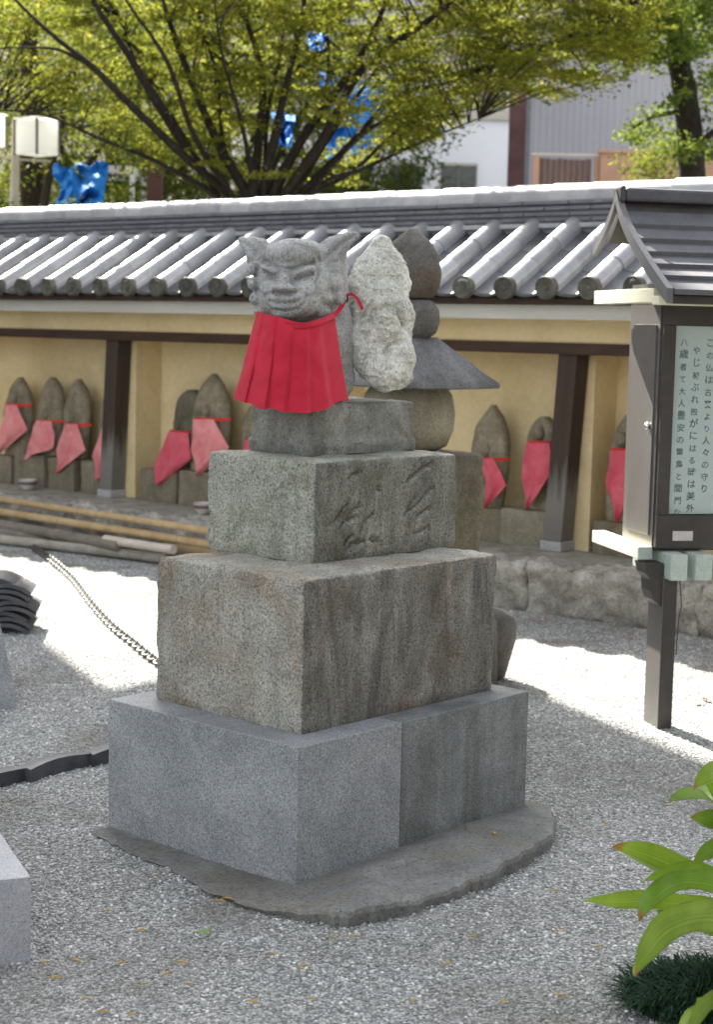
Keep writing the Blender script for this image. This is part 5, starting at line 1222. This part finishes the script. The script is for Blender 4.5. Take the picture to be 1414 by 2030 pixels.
# dark red steel columns
for (x0, x1, y0, y1, d, lab) in ((1006, 1038, 190, 640, 24.5, 'dark maroon steel column at the corner of the white building'), (300, 328, 335, 640, 19.0, 'dark maroon steel column low behind the spreading tree limbs')):
    a, b = wq(x0, y0, d), wq(x1, y0, d); c = thing('steel_column', lab, 'column', ((a.x + b.x) / 2, d, 0))
    obj('shaft', *boxf(a.x, b.x, d - 0.08, d + 0.08, 0.02, a.z, None, 0.01), MT['maroon_steel'], c); obj('base_plate', *boxf(a.x - 0.06, b.x + 0.06, d - 0.14, d + 0.14, -0.01, 0.0195), MT['maroon_steel'], c); obj('cap_plate', *boxf(a.x - 0.03, b.x + 0.03, d - 0.11, d + 0.11, a.z + 0.0005, a.z + 0.04), MT['maroon_steel'], c)
# grey metal clad building
CD = 30.0; gx0, gx1 = wq(1030, 640, CD).x, wq(2300, 640, CD).x; gz1 = wq(1200, -900, CD).z
gbld = thing('grey_building', 'tall building clad in grey corrugated metal behind the garden tree', 'building', ((gx0 + gx1) / 2, CD + 4, 0))
obj('core', *boxf(gx0 + 0.02, gx1, CD + 0.05, CD + 9, 0, gz1), MT['grey_cladding'], gbld)
V, Fs = [], []; x = gx0; i = 0
pr = []
while x < gx1:
    pr += [(x, 0.0), (x + 0.05, 0.0), (x + 0.06, 0.005), (x + 0.11, 0.005)]; x += 0.12
for z in (0.0, gz1 + 0.1): V += [Vector((a, CD + b, z)) for a, b in pr]
n = len(pr); Fs = [(q, q + 1, n + q + 1, n + q) for q in range(n - 1)]
obj('corrugated_cladding', V, Fs, MT['grey_cladding'], gbld)
obj('corner_trim', *boxf(gx0 - 0.05, gx0 + 0.06, CD - 0.03, CD + 0.3, 0, gz1 + 0.12), MT['sign_barge'], gbld)
# slatted fence panel and salmon wall
FD = 22.0; a, b = wq(1052, 318, FD), wq(1180, 362, FD); fn_ = thing('fence_panel', 'brown upright slat fence panel framed in tan posts above the roof ridge', 'fence', ((a.x + b.x) / 2, FD, 0))
for x in (a.x, b.x - 0.06): obj('post', *boxf(x, x + 0.08, FD - 0.04, FD + 0.04, -0.01, a.z + 0.02, None, 0.006), MT['salmon_wall'], fn_)
obj('top_rail', *boxf(a.x - 0.02, b.x + 0.04, FD - 0.045, FD + 0.045, a.z + 0.0205, a.z + 0.055, None, 0.005), MT['beige_wall'], fn_)
x = a.x + 0.085
while x < b.x - 0.12: obj('slat', *boxf(x, x + 0.068, FD - 0.012, FD + 0.012, 0.05, a.z - 0.012 + random.uniform(-0.006, 0.006)), MT['fence_brown'], fn_); x += 0.076
a, b = wq(1182, 312, FD), wq(1500, 312, FD); sw = thing('garden_wall', 'low salmon coloured plastered wall next to the slat fence', 'wall', ((a.x + b.x) / 2, FD, 0))
obj('wall_body', *boxf(a.x, b.x, FD - 0.1, FD + 0.1, 0, a.z), MT['salmon_wall'], sw); obj('coping', *boxf(a.x - 0.03, b.x, FD - 0.13, FD + 0.13, a.z + 0.0005, a.z + 0.05, None, 0.01), MT['salmon_wall'], sw)
# pale shelter frame low behind the hall at the left
HD = 20.0; a, b = wq(208, 342, HD), wq(288, 356, HD); sh = thing('pale_shelter', 'pale grey open shelter frame low behind the hall roof', 'shelter', ((a.x + b.x) / 2, HD, 0))
obj('roof_sheet', *boxf(a.x, b.x, HD - 0.6, HD + 0.6, b.z, a.z, None, 0.01), MT['white_wall'], sh)
for x in (a.x + 0.03, b.x - 0.07):
    for y in (HD - 0.55, HD + 0.5): obj('post', *boxf(x, x + 0.05, y, y + 0.05, -0.01, b.z - 0.0005), MT['white_wall'], sh)
# beige building far behind the trees
BDp = 38.0; x0, x1 = wq(-500, 640, BDp).x, wq(760, 640, BDp).x; ez = wq(100, -320, BDp).z
bb = thing('beige_building', 'far beige building showing in small gaps between the dark trees', 'building', ((x0 + x1) / 2, BDp + 4, 0))
obj('wall', *boxf(x0, x1, BDp, BDp + 9, 0, ez), MT['beige_wall'], bb); obj('roof_edge', *boxf(x0 - 0.2, x1 + 0.2, BDp - 0.2, BDp + 9.2, ez + 0.001, ez + 0.3), MT['grey_cladding'], bb)
for r_ in range(5):
    for q in range(9):
        xx = x0 + 0.8 + q * (x1 - x0 - 1.2) / 9; zz_ = 0.9 + r_ * 2.4
        if zz_ + 1.2 < ez: obj('window', *boxf(xx, xx + 0.8, BDp - 0.02, BDp - 0.001, zz_, zz_ + 1.2), MT['window_dark'], bb)

# unseen block added at the left, its outline shaped to shade the near yard
sb = thing('yard_shade_block', 'unseen tall concrete block with an upper wing, added to shade the yard', 'building', HW(-19, 2), -HY)
def fl(s_, t_, z_): return HW(s_, t_, z_)
obj('wall', *boxf(-24, -14.0, -10, 9.12, 0, 21, fl), MT['beige_wall'], sb)
obj('shade_wing', *boxf(-14.5, -14.002, 9.121, 11.08, 9.2, 21, fl), MT['beige_wall'], sb)  # thin slab added to step the shade edge outward
for z in range(1, 20, 3):
    for q in range(6):
        t_ = -8.5 + q * 2.9
        obj('window', *boxf(-13.999, -13.97, t_, t_ + 1.6, z + 0.2, z + 1.5, fl), MT['window_dark'], sb)

# unseen hall form added at the right to darken the faces turned that way
th_ = thing('light_blocker', 'unseen dark hall form added to darken the pedestal faces turned to it', 'hall', (8.5, -1.5, 0), 0)
obj('blocker_wall', *boxf(3.4, 12, -9, 2.4, 0, 5.2), MT['dark_wood'], th_)
obj('blocker_roof', [(2.6, -10.3, 5.0), (13.3, -10.3, 5.0), (13.3, 3.4, 5.0), (2.6, 3.4, 5.0), (7.6, -6.5, 8.4), (9.6, -6.5, 8.4), (9.6, -0.3, 8.4), (7.6, -0.3, 8.4)], [(0, 3, 2, 1), (0, 1, 5, 4), (1, 2, 6, 5), (2, 3, 7, 6), (3, 0, 4, 7), (4, 5, 6, 7)], MT['pan_tile'], th_)
for y_ in range(-9, 3, 2): obj('post', *boxf(3.22, 3.39, y_, y_ + 0.18, 0, 4.95), MT['dark_wood'], th_)
